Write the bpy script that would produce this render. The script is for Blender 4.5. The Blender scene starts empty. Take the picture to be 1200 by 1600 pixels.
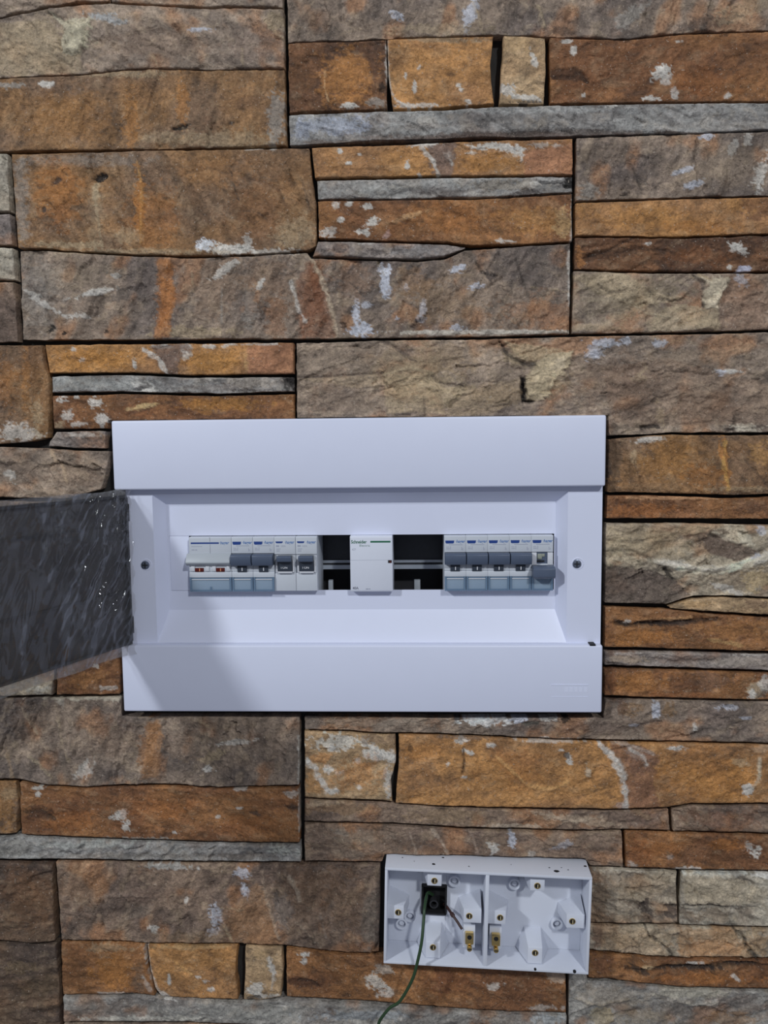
import bpy, bmesh, math, random
import numpy as np
from mathutils import Matrix, Vector

# ---------------------------------------------------------------- camera, world, lamps
sc = bpy.context.scene
COL = sc.collection
ZC = 1.5                                   # camera height above the (unseen) floor, metres
F = 1250.0                                 # focal length in pixels of a 1200 x 1600 frame
YAW, TILT, ROLL = math.radians(2.310), math.radians(-5.313), math.radians(-0.620)
CAM_ROT = Matrix.Rotation(YAW, 3, 'Z') @ Matrix.Rotation(math.pi / 2 + TILT, 3, 'X') @ Matrix.Rotation(ROLL, 3, 'Z')
CAM_POS = Vector((0.0, -0.645, ZC))
cd = bpy.data.cameras.new('camera')
cd.sensor_fit = 'VERTICAL'; cd.sensor_height = 36.0; cd.lens = F / 1600 * 36.0
cd.clip_start = 0.01
cam = bpy.data.objects.new('camera', cd); COL.objects.link(cam)
cam.matrix_world = Matrix.Translation(CAM_POS) @ CAM_ROT.to_4x4()
sc.camera = cam

w = bpy.data.worlds.new('room_light'); sc.world = w; w.use_nodes = True
w.node_tree.nodes['Background'].inputs[0].default_value = (0.88, 0.95, 1.15, 1)
w.node_tree.nodes['Background'].inputs[1].default_value = 0.165

def lamp(name, pos, size, power, col):
    l = bpy.data.lights.new(name, 'AREA'); l.shape = 'DISK'; l.size = size
    l.energy = power; l.color = col
    o = bpy.data.objects.new(name, l); COL.objects.link(o)
    o.location = pos
    o.rotation_euler = (Vector((-0.03, 0, ZC - 0.12)) - Vector(pos)).to_track_quat('-Z', 'Y').to_euler()
    return o
# two ceiling lamps behind and above the photographer, one to each side
lamp('ceiling_lamp_right', (0.85, -2.05, ZC + 1.35), 0.17, 24, (0.92, 0.96, 1.0))
lamp('ceiling_lamp_left', (-1.75, -1.75, ZC + 1.28), 0.20, 31, (0.90, 0.95, 1.0))

sc.view_settings.view_transform = 'Standard'
sc.view_settings.look = 'None'
sc.view_settings.exposure = 0.0
sc.view_settings.gamma = 1.0
sc.view_settings.use_curve_mapping = False

# ---------------------------------------------------------------- helpers
MR = np.array([list(r) for r in CAM_ROT]); CP = np.array(CAM_POS)
def on_plane(px, py, Y):
    """Photo pixel(s) -> world point(s) on the plane y = Y (used to survey the wall)."""
    px = np.asarray(px, float); py = np.asarray(py, float)
    d = np.stack([(px - 600) / F, -(py - 800) / F, -np.ones_like(px)], -1) @ MR.T
    t = (Y - CP[1]) / d[..., 1]
    return CP + d * t[..., None]

def lin(c):
    c = np.asarray(c, float) / 255.0
    return np.where(c <= 0.04045, c / 12.92, ((c + 0.055) / 1.055) ** 2.4)

def link(o, parent=None):
    COL.objects.link(o)
    if parent is not None: o.parent = parent
    return o

def tag(o, label=None, cat=None, group=None, kind=None):
    for k, v in (('label', label), ('category', cat), ('group', group), ('kind', kind)):
        if v: o[k] = v
    return o

def empty(name, loc, label, cat, group=None):
    o = bpy.data.objects.new(name, None); o.empty_display_size = 0.02
    o.location = loc
    return tag(link(o), label, cat, group)

class MB:
    """collects geometry in millimetres; build() links it as ONE mesh object (metres)"""
    def __init__(s): s.bm = bmesh.new()
    def poly(s, pts): return s.bm.faces.new([s.bm.verts.new(p) for p in pts])
    def box(s, x0, x1, y0, y1, z0, z1):
        v = [s.bm.verts.new((x, y, z)) for x in (x0, x1) for y in (y0, y1) for z in (z0, z1)]
        for f in ((0, 1, 3, 2), (4, 6, 7, 5), (0, 4, 5, 1), (2, 3, 7, 6), (0, 2, 6, 4), (1, 5, 7, 3)):
            s.bm.faces.new([v[i] for i in f])
        return s
    def frustum(s, a, b):
        """a, b: two quads (4 points each, same order)"""
        va = [s.bm.verts.new(p) for p in a]; vb = [s.bm.verts.new(p) for p in b]
        s.bm.faces.new(va); s.bm.faces.new(vb[::-1])
        for i in range(4): s.bm.faces.new([va[i], vb[i], vb[(i + 1) % 4], va[(i + 1) % 4]])
        return s
    def prism(s, prof, x0, x1):
        """prof: (y, z) outline pulled along x"""
        a = [s.bm.verts.new((x0, y, z)) for y, z in prof]; b = [s.bm.verts.new((x1, y, z)) for y, z in prof]
        s.bm.faces.new(a); s.bm.faces.new(b[::-1]); n = len(prof)
        for i in range(n): s.bm.faces.new([a[i], b[i], b[(i + 1) % n], a[(i + 1) % n]])
        return s
    def plate(s, out, y0, y1):
        """out: (x, z) outline with depth y0..y1"""
        a = [s.bm.verts.new((x, y0, z)) for x, z in out]; b = [s.bm.verts.new((x, y1, z)) for x, z in out]
        s.bm.faces.new(a); s.bm.faces.new(b[::-1]); n = len(out)
        for i in range(n): s.bm.faces.new([a[i], b[i], b[(i + 1) % n], a[(i + 1) % n]])
        return s
    def cyl(s, cx, cz, r, y0, y1, n=20, r2=None):
        r2 = r if r2 is None else r2
        A = [2 * math.pi * i / n for i in range(n)]
        a = [s.bm.verts.new((cx + r * math.cos(t), y0, cz + r * math.sin(t))) for t in A]
        b = [s.bm.verts.new((cx + r2 * math.cos(t), y1, cz + r2 * math.sin(t))) for t in A]
        s.bm.faces.new(a); s.bm.faces.new(b[::-1])
        for i in range(n): s.bm.faces.new([a[i], b[i], b[(i + 1) % n], a[(i + 1) % n]])
        return s
    def ring(s, cx, cz, r0, r1, y0, y1, n=24):
        L = []
        for r, y in ((r0, y1), (r0, y0), (r1, y0), (r1, y1)):
            L.append([s.bm.verts.new((cx + r * math.cos(2 * math.pi * i / n), y, cz + r * math.sin(2 * math.pi * i / n))) for i in range(n)])
        for k in range(4):
            for i in range(n):
                j = (i + 1) % n
                s.bm.faces.new([L[k][i], L[(k + 1) % 4][i], L[(k + 1) % 4][j], L[k][j]])
        return s
    def tube(s, pts, r, n=10):
        P = [Vector(p) for p in pts]; rings = []
        for i, p in enumerate(P):
            t = (P[min(i + 1, len(P) - 1)] - P[max(i - 1, 0)]).normalized()
            u = t.cross(Vector((0.3, 1, 0.2))).normalized(); v = t.cross(u)
            rr = r[i] if isinstance(r, (list, tuple)) else r
            rings.append([s.bm.verts.new(p + rr * (math.cos(2 * math.pi * k / n) * u + math.sin(2 * math.pi * k / n) * v)) for k in range(n)])
        for a, b in zip(rings, rings[1:]):
            for k in range(n): s.bm.faces.new([a[k], b[k], b[(k + 1) % n], a[(k + 1) % n]])
        s.bm.faces.new(rings[0][::-1]); s.bm.faces.new(rings[-1])
        return s
    def build(s, name, mat, parent=None, bevel=0, seg=2, smooth=False, origin=(0, 0, 0)):
        bm = s.bm
        bmesh.ops.recalc_face_normals(bm, faces=bm.faces)
        if bevel:
            ed = [e for e in bm.edges if len(e.link_faces) == 2 and e.calc_face_angle(0) > 0.6]
            bmesh.ops.bevel(bm, geom=ed, offset=bevel, segments=seg, affect='EDGES', profile=0.5, clamp_overlap=True)
        for v in bm.verts: v.co = (v.co - Vector(origin)) / 1000.0
        me = bpy.data.meshes.new(name); bm.to_mesh(me); bm.free()
        me.materials.append(mat)
        if smooth or bevel:
            me.polygons.foreach_set('use_smooth', [True] * len(me.polygons))
            me.set_sharp_from_angle(angle=math.radians(38))
        return link(bpy.data.objects.new(name, me), parent)

def copy_tree(o, parent=None):
    c = o.copy(); COL.objects.link(c); c.parent = parent
    for ch in [x for x in KIDS.get(o.name, [])]:
        copy_tree(ch, c)
    return c
KIDS = {}
def note_kids(root):
    for o in [x for x in COL.objects if x.parent == root]:
        KIDS.setdefault(root.name, []).append(o); note_kids(o)

# ---------------------------------------------------------------- materials
def mat(name, col, rough=0.5, metal=0.0, spec=0.5, mottle=0.0, scale=200.0, bump=0.0, bscale=300.0):
    m = bpy.data.materials.new(name); m.use_nodes = True
    n, l = m.node_tree.nodes, m.node_tree.links; b = n['Principled BSDF']
    b.inputs['Base Color'].default_value = (*col, 1); b.inputs['Roughness'].default_value = rough
    b.inputs['Metallic'].default_value = metal; b.inputs['Specular IOR Level'].default_value = spec
    tc = n.new('ShaderNodeTexCoord')
    nz = n.new('ShaderNodeTexNoise'); nz.inputs['Scale'].default_value = scale; nz.inputs['Detail'].default_value = 4
    l.new(tc.outputs['Object'], nz.inputs['Vector'])
    mx = n.new('ShaderNodeMix'); mx.data_type = 'RGBA'
    mx.inputs['A'].default_value = (*[c * (1 - mottle) for c in col], 1); mx.inputs['B'].default_value = (*[min(1, c * (1 + mottle)) for c in col], 1)
    l.new(nz.outputs['Fac'], mx.inputs['Factor']); l.new(mx.outputs['Result'], b.inputs['Base Color'])
    if bump:
        n2 = n.new('ShaderNodeTexNoise'); n2.inputs['Scale'].default_value = bscale; n2.inputs['Detail'].default_value = 3
        l.new(tc.outputs['Object'], n2.inputs['Vector'])
        bp = n.new('ShaderNodeBump'); bp.inputs['Strength'].default_value = bump; bp.inputs['Distance'].default_value = 0.0006
        l.new(n2.outputs['Fac'], bp.inputs['Height']); l.new(bp.outputs['Normal'], b.inputs['Normal'])
    return m

M_WHITE = mat('white_plastic', (0.735, 0.765, 0.91), 0.42, mottle=0.015, scale=60, bump=0.05, bscale=2500)
M_BOX = mat('accessory_white_plastic', (0.70, 0.725, 0.80), 0.45, mottle=0.02, scale=80)
M_BOX_SHADE = mat('back_box_painted_shade', (0.022, 0.022, 0.026), 0.55, mottle=0.35, scale=40)  # box plastic darkened in colour to stand for the unlit inside
M_BODY = mat('breaker_body', (0.60, 0.63, 0.68), 0.45, mottle=0.03)
M_BODY2 = mat('breaker_ridge', (0.66, 0.67, 0.71), 0.45, mottle=0.03)
M_GREYLEV = mat('pale_grey_lever', (0.44, 0.47, 0.50), 0.45, mottle=0.03)
M_LEVER = mat('slate_lever', (0.085, 0.11, 0.165), 0.42, mottle=0.06)
M_TOGGLE = mat('dark_toggle', (0.045, 0.055, 0.075), 0.4, mottle=0.06)
M_BLACK = mat('black_plastic', (0.006, 0.006, 0.007), 0.7, mottle=0.1)
M_BLUE = mat('navy_print', (0.012, 0.05, 0.24), 0.5, mottle=0.04)
M_BLUE2 = mat('light_blue_print', (0.05, 0.16, 0.42), 0.5, mottle=0.04)
M_GREEN = mat('green_print', (0.01, 0.13, 0.06), 0.5, mottle=0.04)
M_GREY = mat('grey_print', (0.36, 0.38, 0.46), 0.5, mottle=0.04)
M_DGREY = mat('dark_grey_print', (0.12, 0.13, 0.17), 0.5, mottle=0.04)
M_INK_HILITE = mat('white_print_and_highlight', (0.75, 0.75, 0.78), 0.5, mottle=0.04)  # print, and the painted highlight on the clear covers
M_RED = mat('red_window', (0.10, 0.012, 0.008), 0.3, mottle=0.05)
M_ORANGE = mat('orange_mark', (0.75, 0.35, 0.18), 0.4, mottle=0.05)
M_STEEL = mat('galvanised_steel', (0.48, 0.52, 0.58), 0.4, metal=0.3, mottle=0.15, scale=90)
M_SCREW = mat('zinc_screw', (0.22, 0.25, 0.32), 0.34, metal=0.85, mottle=0.1)
M_RAILWEB = mat('rail_web_shade', (0.05, 0.052, 0.06), 0.5, metal=0.3, mottle=0.2)  # the rail's grey steel again, with its shade put into the colour
M_KNOCK = mat('box_grey_knockout', (0.46, 0.48, 0.54), 0.5, mottle=0.03)
M_GLINT = mat('painted_brass_glint', (0.95, 0.80, 0.48), 0.25, metal=0.6, mottle=0.05)  # lightened brass for the painted glint on the inserts
M_BRASS = mat('brass', (0.78, 0.56, 0.22), 0.25, metal=1.0, mottle=0.1)
M_WGREEN = mat('green_cable_sheath', (0.025, 0.06, 0.022), 0.4, mottle=0.3, scale=30)
M_WBROWN = mat('brown_cable_sheath', (0.045, 0.018, 0.015), 0.45, mottle=0.3, scale=60)
M_MORTAR = mat('dark_mortar', (0.030, 0.028, 0.026), 0.95, mottle=0.5, scale=120, bump=0.6, bscale=500)

def clear_plastic(name, tint, body, fac):
    """tinted see-through plastic: part clear, part milky, with a gloss"""
    m = bpy.data.materials.new(name); m.use_nodes = True
    n, l = m.node_tree.nodes, m.node_tree.links; b = n['Principled BSDF']
    b.inputs['Base Color'].default_value = (*body, 1); b.inputs['Roughness'].default_value = 0.25
    tr = n.new('ShaderNodeBsdfTransparent'); tr.inputs[0].default_value = (*tint, 1)
    mx = n.new('ShaderNodeMixShader'); mx.inputs[0].default_value = fac
    tc = n.new('ShaderNodeTexCoord'); nz = n.new('ShaderNodeTexNoise'); nz.inputs['Scale'].default_value = 18; nz.inputs['Detail'].default_value = 3
    mr = n.new('ShaderNodeMapRange'); mr.inputs[3].default_value = fac * 0.8; mr.inputs[4].default_value = min(1, fac * 1.2)
    l.new(tc.outputs['Object'], nz.inputs['Vector']); l.new(nz.outputs['Fac'], mr.inputs[0]); l.new(mr.outputs[0], mx.inputs[0])
    l.new(tr.outputs[0], mx.inputs[1]); l.new(b.outputs[0], mx.inputs[2]); l.new(mx.outputs[0], n['Material Output'].inputs[0])
    return m
M_CLEAR = clear_plastic('pale_blue_clear_cover', (0.84, 0.91, 0.97), (0.46, 0.56, 0.66), 0.42)
M_CLEAR_RIM = clear_plastic('pale_blue_clear_rim', (0.62, 0.73, 0.84), (0.22, 0.32, 0.44), 0.55)
M_SMOKE = clear_plastic('smoked_door_plastic', (0.36, 0.35, 0.345), (0.085, 0.085, 0.092), 0.5)

def film_mat(name='crumpled_clear_film', lo=0.01, hi=0.07):
    """thin crinkled wrapping: mostly clear, a breath of haze, sharp gloss on the folds"""
    m = bpy.data.materials.new(name); m.use_nodes = True
    n, l = m.node_tree.nodes, m.node_tree.links; n.remove(n['Principled BSDF'])
    tr = n.new('ShaderNodeBsdfTransparent'); tr.inputs[0].default_value = (0.90, 0.89, 0.88, 1)
    df = n.new('ShaderNodeBsdfDiffuse'); df.inputs[0].default_value = (0.52, 0.51, 0.50, 1)
    gl = n.new('ShaderNodeBsdfGlossy'); gl.inputs['Color'].default_value = (0.9, 0.92, 0.95, 1); gl.inputs['Roughness'].default_value = 0.09
    tc = n.new('ShaderNodeTexCoord')
    nz = n.new('ShaderNodeTexNoise'); nz.inputs['Scale'].default_value = 30; nz.inputs['Detail'].default_value = 5; nz.inputs['Distortion'].default_value = 1.2
    l.new(tc.outputs['Object'], nz.inputs['Vector'])
    mr = n.new('ShaderNodeMapRange'); mr.inputs[1].default_value = 0.35; mr.inputs[2].default_value = 0.72
    mr.inputs[3].default_value = lo; mr.inputs[4].default_value = hi; l.new(nz.outputs['Fac'], mr.inputs[0])
    bp = n.new('ShaderNodeBump'); bp.inputs['Strength'].default_value = 1.0; bp.inputs['Distance'].default_value = 0.018
    n3 = n.new('ShaderNodeTexNoise'); n3.inputs['Scale'].default_value = 52; n3.inputs['Detail'].default_value = 2; n3.inputs['Distortion'].default_value = 1.5
    mp = n.new('ShaderNodeMapping'); mp.vector_type = 'TEXTURE'; mp.inputs['Rotation'].default_value = (math.radians(-28), 0, 0); mp.inputs['Scale'].default_value = (1, 1, 2.6)
    l.new(tc.outputs['Object'], mp.inputs[0]); l.new(mp.outputs[0], n3.inputs['Vector']); l.new(n3.outputs['Fac'], bp.inputs['Height'])
    n4 = n.new('ShaderNodeTexNoise'); n4.inputs['Scale'].default_value = 17; n4.inputs['Detail'].default_value = 2; l.new(tc.outputs['Object'], n4.inputs['Vector'])
    m4 = n.new('ShaderNodeMapRange'); m4.inputs[1].default_value = 0.47; m4.inputs[2].default_value = 0.62; m4.inputs[3].default_value = 0.15; m4.inputs[4].default_value = 1.0
    l.new(n4.outputs['Fac'], m4.inputs[0]); l.new(m4.outputs[0], bp.inputs['Strength']); l.new(bp.outputs['Normal'], gl.inputs['Normal'])
    m1 = n.new('ShaderNodeMixShader'); l.new(mr.outputs[0], m1.inputs[0]); l.new(tr.outputs[0], m1.inputs[1]); l.new(df.outputs[0], m1.inputs[2])
    lw = n.new('ShaderNodeLayerWeight'); lw.inputs[0].default_value = 0.25; m2 = n.new('ShaderNodeMapRange'); m2.inputs[3].default_value = 0.035; m2.inputs[4].default_value = 0.12; l.new(lw.outputs['Fresnel'], m2.inputs[0])
    mx = n.new('ShaderNodeMixShader'); l.new(m2.outputs[0], mx.inputs[0]); l.new(m1.outputs[0], mx.inputs[1]); l.new(gl.outputs[0], mx.inputs[2])
    l.new(mx.outputs[0], n['Material Output'].inputs[0])
    return m
M_FILM = film_mat()
M_FOLD = film_mat('folded_film_edge', 0.16, 0.34)

def stone_mat():
    m = bpy.data.materials.new('cast_stone'); m.use_nodes = True
    n, l = m.node_tree.nodes, m.node_tree.links; b = n['Principled BSDF']
    b.inputs['Roughness'].default_value = 0.62; b.inputs['Specular IOR Level'].default_value = 0.35
    at = n.new('ShaderNodeAttribute'); at.attribute_name = 'stone_colour'
    tc = n.new('ShaderNodeTexCoord')
    def noise(scale, detail, dist=0.0, stretch=None):
        z = n.new('ShaderNodeTexNoise'); z.inputs['Scale'].default_value = scale; z.inputs['Detail'].default_value = detail
        z.inputs['Roughness'].default_value = 0.65; z.inputs['Distortion'].default_value = dist
        if stretch:
            mp = n.new('ShaderNodeMapping'); mp.inputs['Scale'].default_value = stretch; mp.inputs['Rotation'].default_value = (0, 0.35, 0)
            l.new(tc.outputs['Object'], mp.inputs[0]); l.new(mp.outputs[0], z.inputs['Vector'])
        else: l.new(tc.outputs['Object'], z.inputs['Vector'])
        return z
    f1 = noise(420, 5); f2 = noise(150, 6, 0.9); f3 = noise(900, 2)
    r1 = n.new('ShaderNodeMapRange'); r1.inputs[1].default_value = 0.25; r1.inputs[2].default_value = 0.75; r1.inputs[3].default_value = 0.60; r1.inputs[4].default_value = 1.40
    l.new(f1.outputs['Fac'], r1.inputs[0])
    mul = n.new('ShaderNodeMix'); mul.data_type = 'RGBA'; mul.blend_type = 'MULTIPLY'; mul.inputs['Factor'].default_value = 1
    cmb = n.new('ShaderNodeCombineColor'); [l.new(r1.outputs[0], cmb.inputs[i]) for i in range(3)]
    l.new(at.outputs['Color'], mul.inputs['A']); l.new(cmb.outputs[0], mul.inputs['B'])
    # pale mineral specks
    r2 = n.new('ShaderNodeMapRange'); r2.inputs[1].default_value = 0.66; r2.inputs[2].default_value = 0.78; r2.inputs[3].default_value = 0; r2.inputs[4].default_value = 0.55
    l.new(f2.outputs['Fac'], r2.inputs[0])
    mx = n.new('ShaderNodeMix'); mx.data_type = 'RGBA'; l.new(r2.outputs[0], mx.inputs['Factor'])
    l.new(mul.outputs['Result'], mx.inputs['A']); mx.inputs['B'].default_value = (0.55, 0.50, 0.42, 1)
    r3 = n.new('ShaderNodeMapRange'); r3.inputs[1].default_value = 0.68; r3.inputs[2].default_value = 0.76; r3.inputs[3].default_value = 0; r3.inputs[4].default_value = 0.6
    l.new(noise(620, 1).outputs['Fac'], r3.inputs[0])
    mx2 = n.new('ShaderNodeMix'); mx2.data_type = 'RGBA'; l.new(r3.outputs[0], mx2.inputs['Factor'])
    l.new(mx.outputs['Result'], mx2.inputs['A']); mx2.inputs['B'].default_value = (0.62, 0.52, 0.42, 1)
    l.new(mx2.outputs['Result'], b.inputs['Base Color'])
    b1 = n.new('ShaderNodeBump'); b1.inputs['Strength'].default_value = 0.9; b1.inputs['Distance'].default_value = 0.0042
    l.new(f2.outputs['Fac'], b1.inputs['Height'])
    b2 = n.new('ShaderNodeBump'); b2.inputs['Strength'].default_value = 0.8; b2.inputs['Distance'].default_value = 0.0016
    l.new(f1.outputs['Fac'], b2.inputs['Height']); l.new(b1.outputs['Normal'], b2.inputs['Normal'])
    l.new(b2.outputs['Normal'], b.inputs['Normal'])
    return m
M_STONE = stone_mat()

# ---------------------------------------------------------------- the stone-clad wall
def _hash(ix, iy, seed):
    h = (ix.astype(np.int64) * 374761393 + iy.astype(np.int64) * 668265263 + seed * 1442695041) & 0x7fffffff
    h = ((h ^ (h >> 13)) * 1274126177) & 0x7fffffff
    h = (h ^ (h >> 16)) & 0x7fffffff
    return h / 0x7fffffff
def vnoise(x, y, seed=0):
    ix = np.floor(x); iy = np.floor(y); fx = x - ix; fy = y - iy
    u = fx * fx * fx * (fx * (6 * fx - 15) + 10); v = fy * fy * fy * (fy * (6 * fy - 15) + 10)
    a = _hash(ix, iy, seed); b = _hash(ix + 1, iy, seed); c = _hash(ix, iy + 1, seed); d = _hash(ix + 1, iy + 1, seed)
    return (a + (b - a) * u + (c - a) * v + (a - b - c + d) * u * v) * 2 - 1
def fbm(x, y, seed=0, o=4, g=0.5):
    s = np.zeros_like(x); a = 1.0; t = 0
    for k in range(o):
        s += a * vnoise(x, y, seed + k * 17); t += a; a *= g
        x, y = x * 1.93 + y * 0.31 + 5.2, y * 1.93 - x * 0.31 + 1.7
    return s / t
def facets(x, y, seed, warp=.35):
    """cleaved facets: every cell is a tilted plane, so borders are sharp little steps"""
    x = x + warp * fbm(x * 2.1, y * 2.1, seed + 3, 3); y = y + warp * fbm(x * 2.1 + 9, y * 2.1, seed + 4, 3)
    ix = np.floor(x); iy = np.floor(y); best = np.full(x.shape, 1e9); out = np.zeros_like(x)
    for dx in (-1, 0, 1):
        for dy in (-1, 0, 1):
            cx, cy = ix + dx, iy + dy
            qx = cx + _hash(cx, cy, seed); qy = cy + _hash(cx, cy, seed + 1)
            d = (x - qx) ** 2 + (y - qy) ** 2
            v = (x - qx) * (_hash(cx, cy, seed + 5) * 2 - 1) + (y - qy) * (_hash(cx, cy, seed + 6) * 2 - 1) + .8 * (_hash(cx, cy, seed + 7) - .5)
            out = np.where(d < best, v, out); best = np.minimum(best, d)
    return out
def sstep(a, b, x):
    t = np.clip((x - a) / (b - a), 0, 1); return t * t * (3 - 2 * t)

W_ = (200, 194, 184); WB = (188, 189, 196); O_ = (168, 116, 64); D_ = (66, 58, 53); GR = (146, 139, 130)
BE = (172, 152, 122); RB = (128, 80, 48); RU = (156, 98, 46); TN = (130, 110, 92); BL = (30, 27, 25); DB = (95, 70, 50)
# tone: main colour, second colour, relief strength
TONE = {
    'tan': ((134, 113, 93), (112, 95, 80), 1.0), 'tandark': ((122, 102, 84), (96, 82, 72), 1.0),
    'ochrebrown': ((150, 104, 58), (128, 95, 66), 0.75), 'ochre': ((178, 118, 56), (158, 106, 58), 0.5),
    'rust': ((154, 97, 48), (128, 78, 42), 0.55), 'darkrust': ((124, 78, 44), (96, 62, 40), 0.8),
    'brown': ((118, 94, 74), (98, 78, 64), 0.9), 'grey': ((156, 152, 145), (132, 126, 120), 0.9),
    'greypink': ((138, 124, 114), (120, 106, 98), 1.0), 'beige': ((160, 143, 116), (134, 118, 98), 1.2),
    'paleochre': ((176, 140, 96), (160, 124, 82), 0.6), 'pale': ((166, 154, 132), (142, 130, 112), 1.1),
    'greybeige': ((146, 140, 130), (122, 114, 106), 0.9), 'umber': ((104, 78, 56), (84, 66, 54), 0.8),
}
def _soft(c, k=.75):
    g = .35 * c[0] + .5 * c[1] + .15 * c[2]; return tuple(g + (v - g) * k for v in c)
TONE = {k: (_soft(p), _soft(q), r) for k, (p, q, r) in TONE.items()}
L0, R0, T0, B0 = -90, 1290, -84, 1692
# every stone: tone, proud (mm), outline in survey pixels: top, bottom, extra points of the left and right end
ST = []
def S(tone, h, top, bot, lm=(), rm=()): ST.append((tone, h, top, bot, list(lm), list(rm)))
# upper left panel
S('tan', 1, [(L0, T0), (171, T0)], [(L0, 40), (0, 27), (60, 14), (120, 5), (171, 2)])
S('tan', 1, [(173, T0), (443, T0)], [(173, 4), (300, 10), (443, 13)])
S('tan', 1.5, [(L0, 42), (0, 27), (60, 14), (120, 6), (171, 4), (300, 11), (444, 14)], [(L0, 124), (0, 122), (60, 118), (130, 116), (190, 109), (240, 107), (330, 109), (445, 107)])
S('ochrebrown', 1, [(L0, 124), (0, 122), (60, 118), (130, 116), (190, 109), (240, 107), (330, 109), (445, 107)], [(L0, 241), (0, 237), (225, 234), (449, 229)])
# upper right panel
S('tandark', 1.5, [(446, T0), (R0, T0)], [(449, 67), (600, 61), (785, 54), (850, 58), (980, 61), (1040, 54), (1100, 51), (1200, 48), (R0, 47)])
S('darkrust', 1, [(449, 67), (604, 61)], [(451, 177), (520, 175), (605, 171)], rm=[(606, 115)])
S('ochre', 1.5, [(604, 61), (700, 57), (772, 55)], [(614, 171), (690, 169), (773, 162)], lm=[(605, 90), (606, 120), (610, 150)], rm=[(767, 100), (770, 140)])
S('paleochre', 1.5, [(786, 55), (853, 58)], [(779, 164), (815, 162), (851, 163)], lm=[(783, 110)], rm=[(854, 110)])
S('rust', 1, [(858, 58), (980, 61), (1040, 54), (1100, 51), (1200, 48), (R0, 47)], [(859, 162), (1000, 161), (1200, 159), (R0, 158)])
S('grey', 3, [(451, 179), (600, 172), (700, 171), (775, 165), (850, 164), (1000, 161), (1200, 159), (R0, 158)], [(452, 228), (600, 219), (750, 215), (900, 213), (1100, 207), (1200, 203), (R0, 200)])
# second course, left
S('pale', 1, [(L0, 243), (12, 239)], [(L0, 332), (15, 331)])
S('greypink', 1, [(L0, 334), (15, 333)], [(L0, 384), (20, 383)])
S('pale', 1, [(L0, 387), (20, 386)], [(L0, 439), (23, 438)])
S('brown', 1, [(L0, 441), (23, 440)], [(L0, 537), (28, 535)])
S('ochrebrown', 1.5, [(16, 240), (230, 234), (483, 230)], [(27, 388), (75, 389), (100, 392), (225, 399), (300, 401), (400, 398), (480, 392), (495, 385)], lm=[(22, 320)], rm=[(488, 275), (494, 320)])
S('tandark', 1.2, [(30, 391), (75, 391), (100, 393), (225, 400), (300, 402), (400, 399), (480, 394), (487, 403), (520, 404), (650, 408), (695, 404), (727, 390), (800, 385), (892, 379)], [(35, 532), (250, 531), (500, 530), (600, 529), (750, 527), (891, 523)])
S('ochre', 1.5, [(486, 230), (600, 226), (750, 219), (896, 215)], [(491, 279), (600, 277), (700, 275), (896, 273)])
S('grey', 0.5, [(494, 281), (600, 279), (700, 277), (895, 275)], [(496, 312), (600, 311), (750, 309), (895, 301)])
S('rust', 1.5, [(496, 313), (600, 312), (750, 310), (895, 302)], [(497, 372), (600, 377), (700, 379), (730, 384), (800, 384), (895, 378)])
S('greypink', 0.5, [(496, 376), (600, 378), (700, 381), (728, 387)], [(488, 401), (520, 402), (650, 406), (694, 402), (727, 388)])
# second course, right
S('tandark', 1.2, [(900, 214), (1100, 208), (1200, 204), (R0, 201)], [(899, 315), (1030, 310), (1100, 308), (1200, 306), (R0, 304)])
S('ochre', 1.0, [(899, 316), (1030, 311), (1100, 309), (1200, 307), (R0, 305)], [(898, 369), (960, 369), (1050, 371), (1200, 366), (R0, 362)])
S('darkrust', 0.6, [(898, 370), (960, 370), (1050, 372), (1200, 367), (R0, 363)], [(897, 421), (975, 424), (1025, 425), (1200, 425), (R0, 424)])
S('tan', 1.2, [(896, 422), (975, 425), (1025, 426), (1200, 426), (R0, 425)], [(893, 523), (1050, 520), (1200, 516), (R0, 513)])
# third course
S('ochrebrown', 1.2, [(L0, 539), (0, 538), (66, 538)], [(L0, 697), (0, 695), (50, 691), (75, 685)], rm=[(70, 565), (78, 600), (79, 640)])
S('ochre', 1.5, [(69, 538), (250, 536), (459, 534)], [(77, 584), (200, 583), (300, 587), (460, 585)])
S('grey', 0.4, [(80, 587), (200, 585), (300, 589), (460, 588)], [(81, 614), (200, 613), (330, 616), (460, 613)])
S('rust', 1.2, [(81, 617), (200, 615), (330, 618), (461, 615)], [(83, 671), (150, 671), (168, 671), (169, 658), (300, 657), (461, 655)])
S('greypink', 0.4, [(88, 674), (120, 673), (167, 672)], [(74, 698), (120, 701), (164, 702)], lm=[(76, 690)])
S('tan', 1.0, [(L0, 699), (0, 697), (75, 700), (120, 703), (171, 704)], [(L0, 775), (0, 778), (100, 780), (158, 766)], rm=[(170, 720), (164, 745)])
S('tan', 1.2, [(462, 535), (600, 531), (750, 529), (893, 525), (1050, 522), (1200, 518), (R0, 515)], [(463, 654), (700, 652), (951, 650), (952, 682), (1000, 680), (1050, 677), (1200, 677), (R0, 679)])
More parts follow.
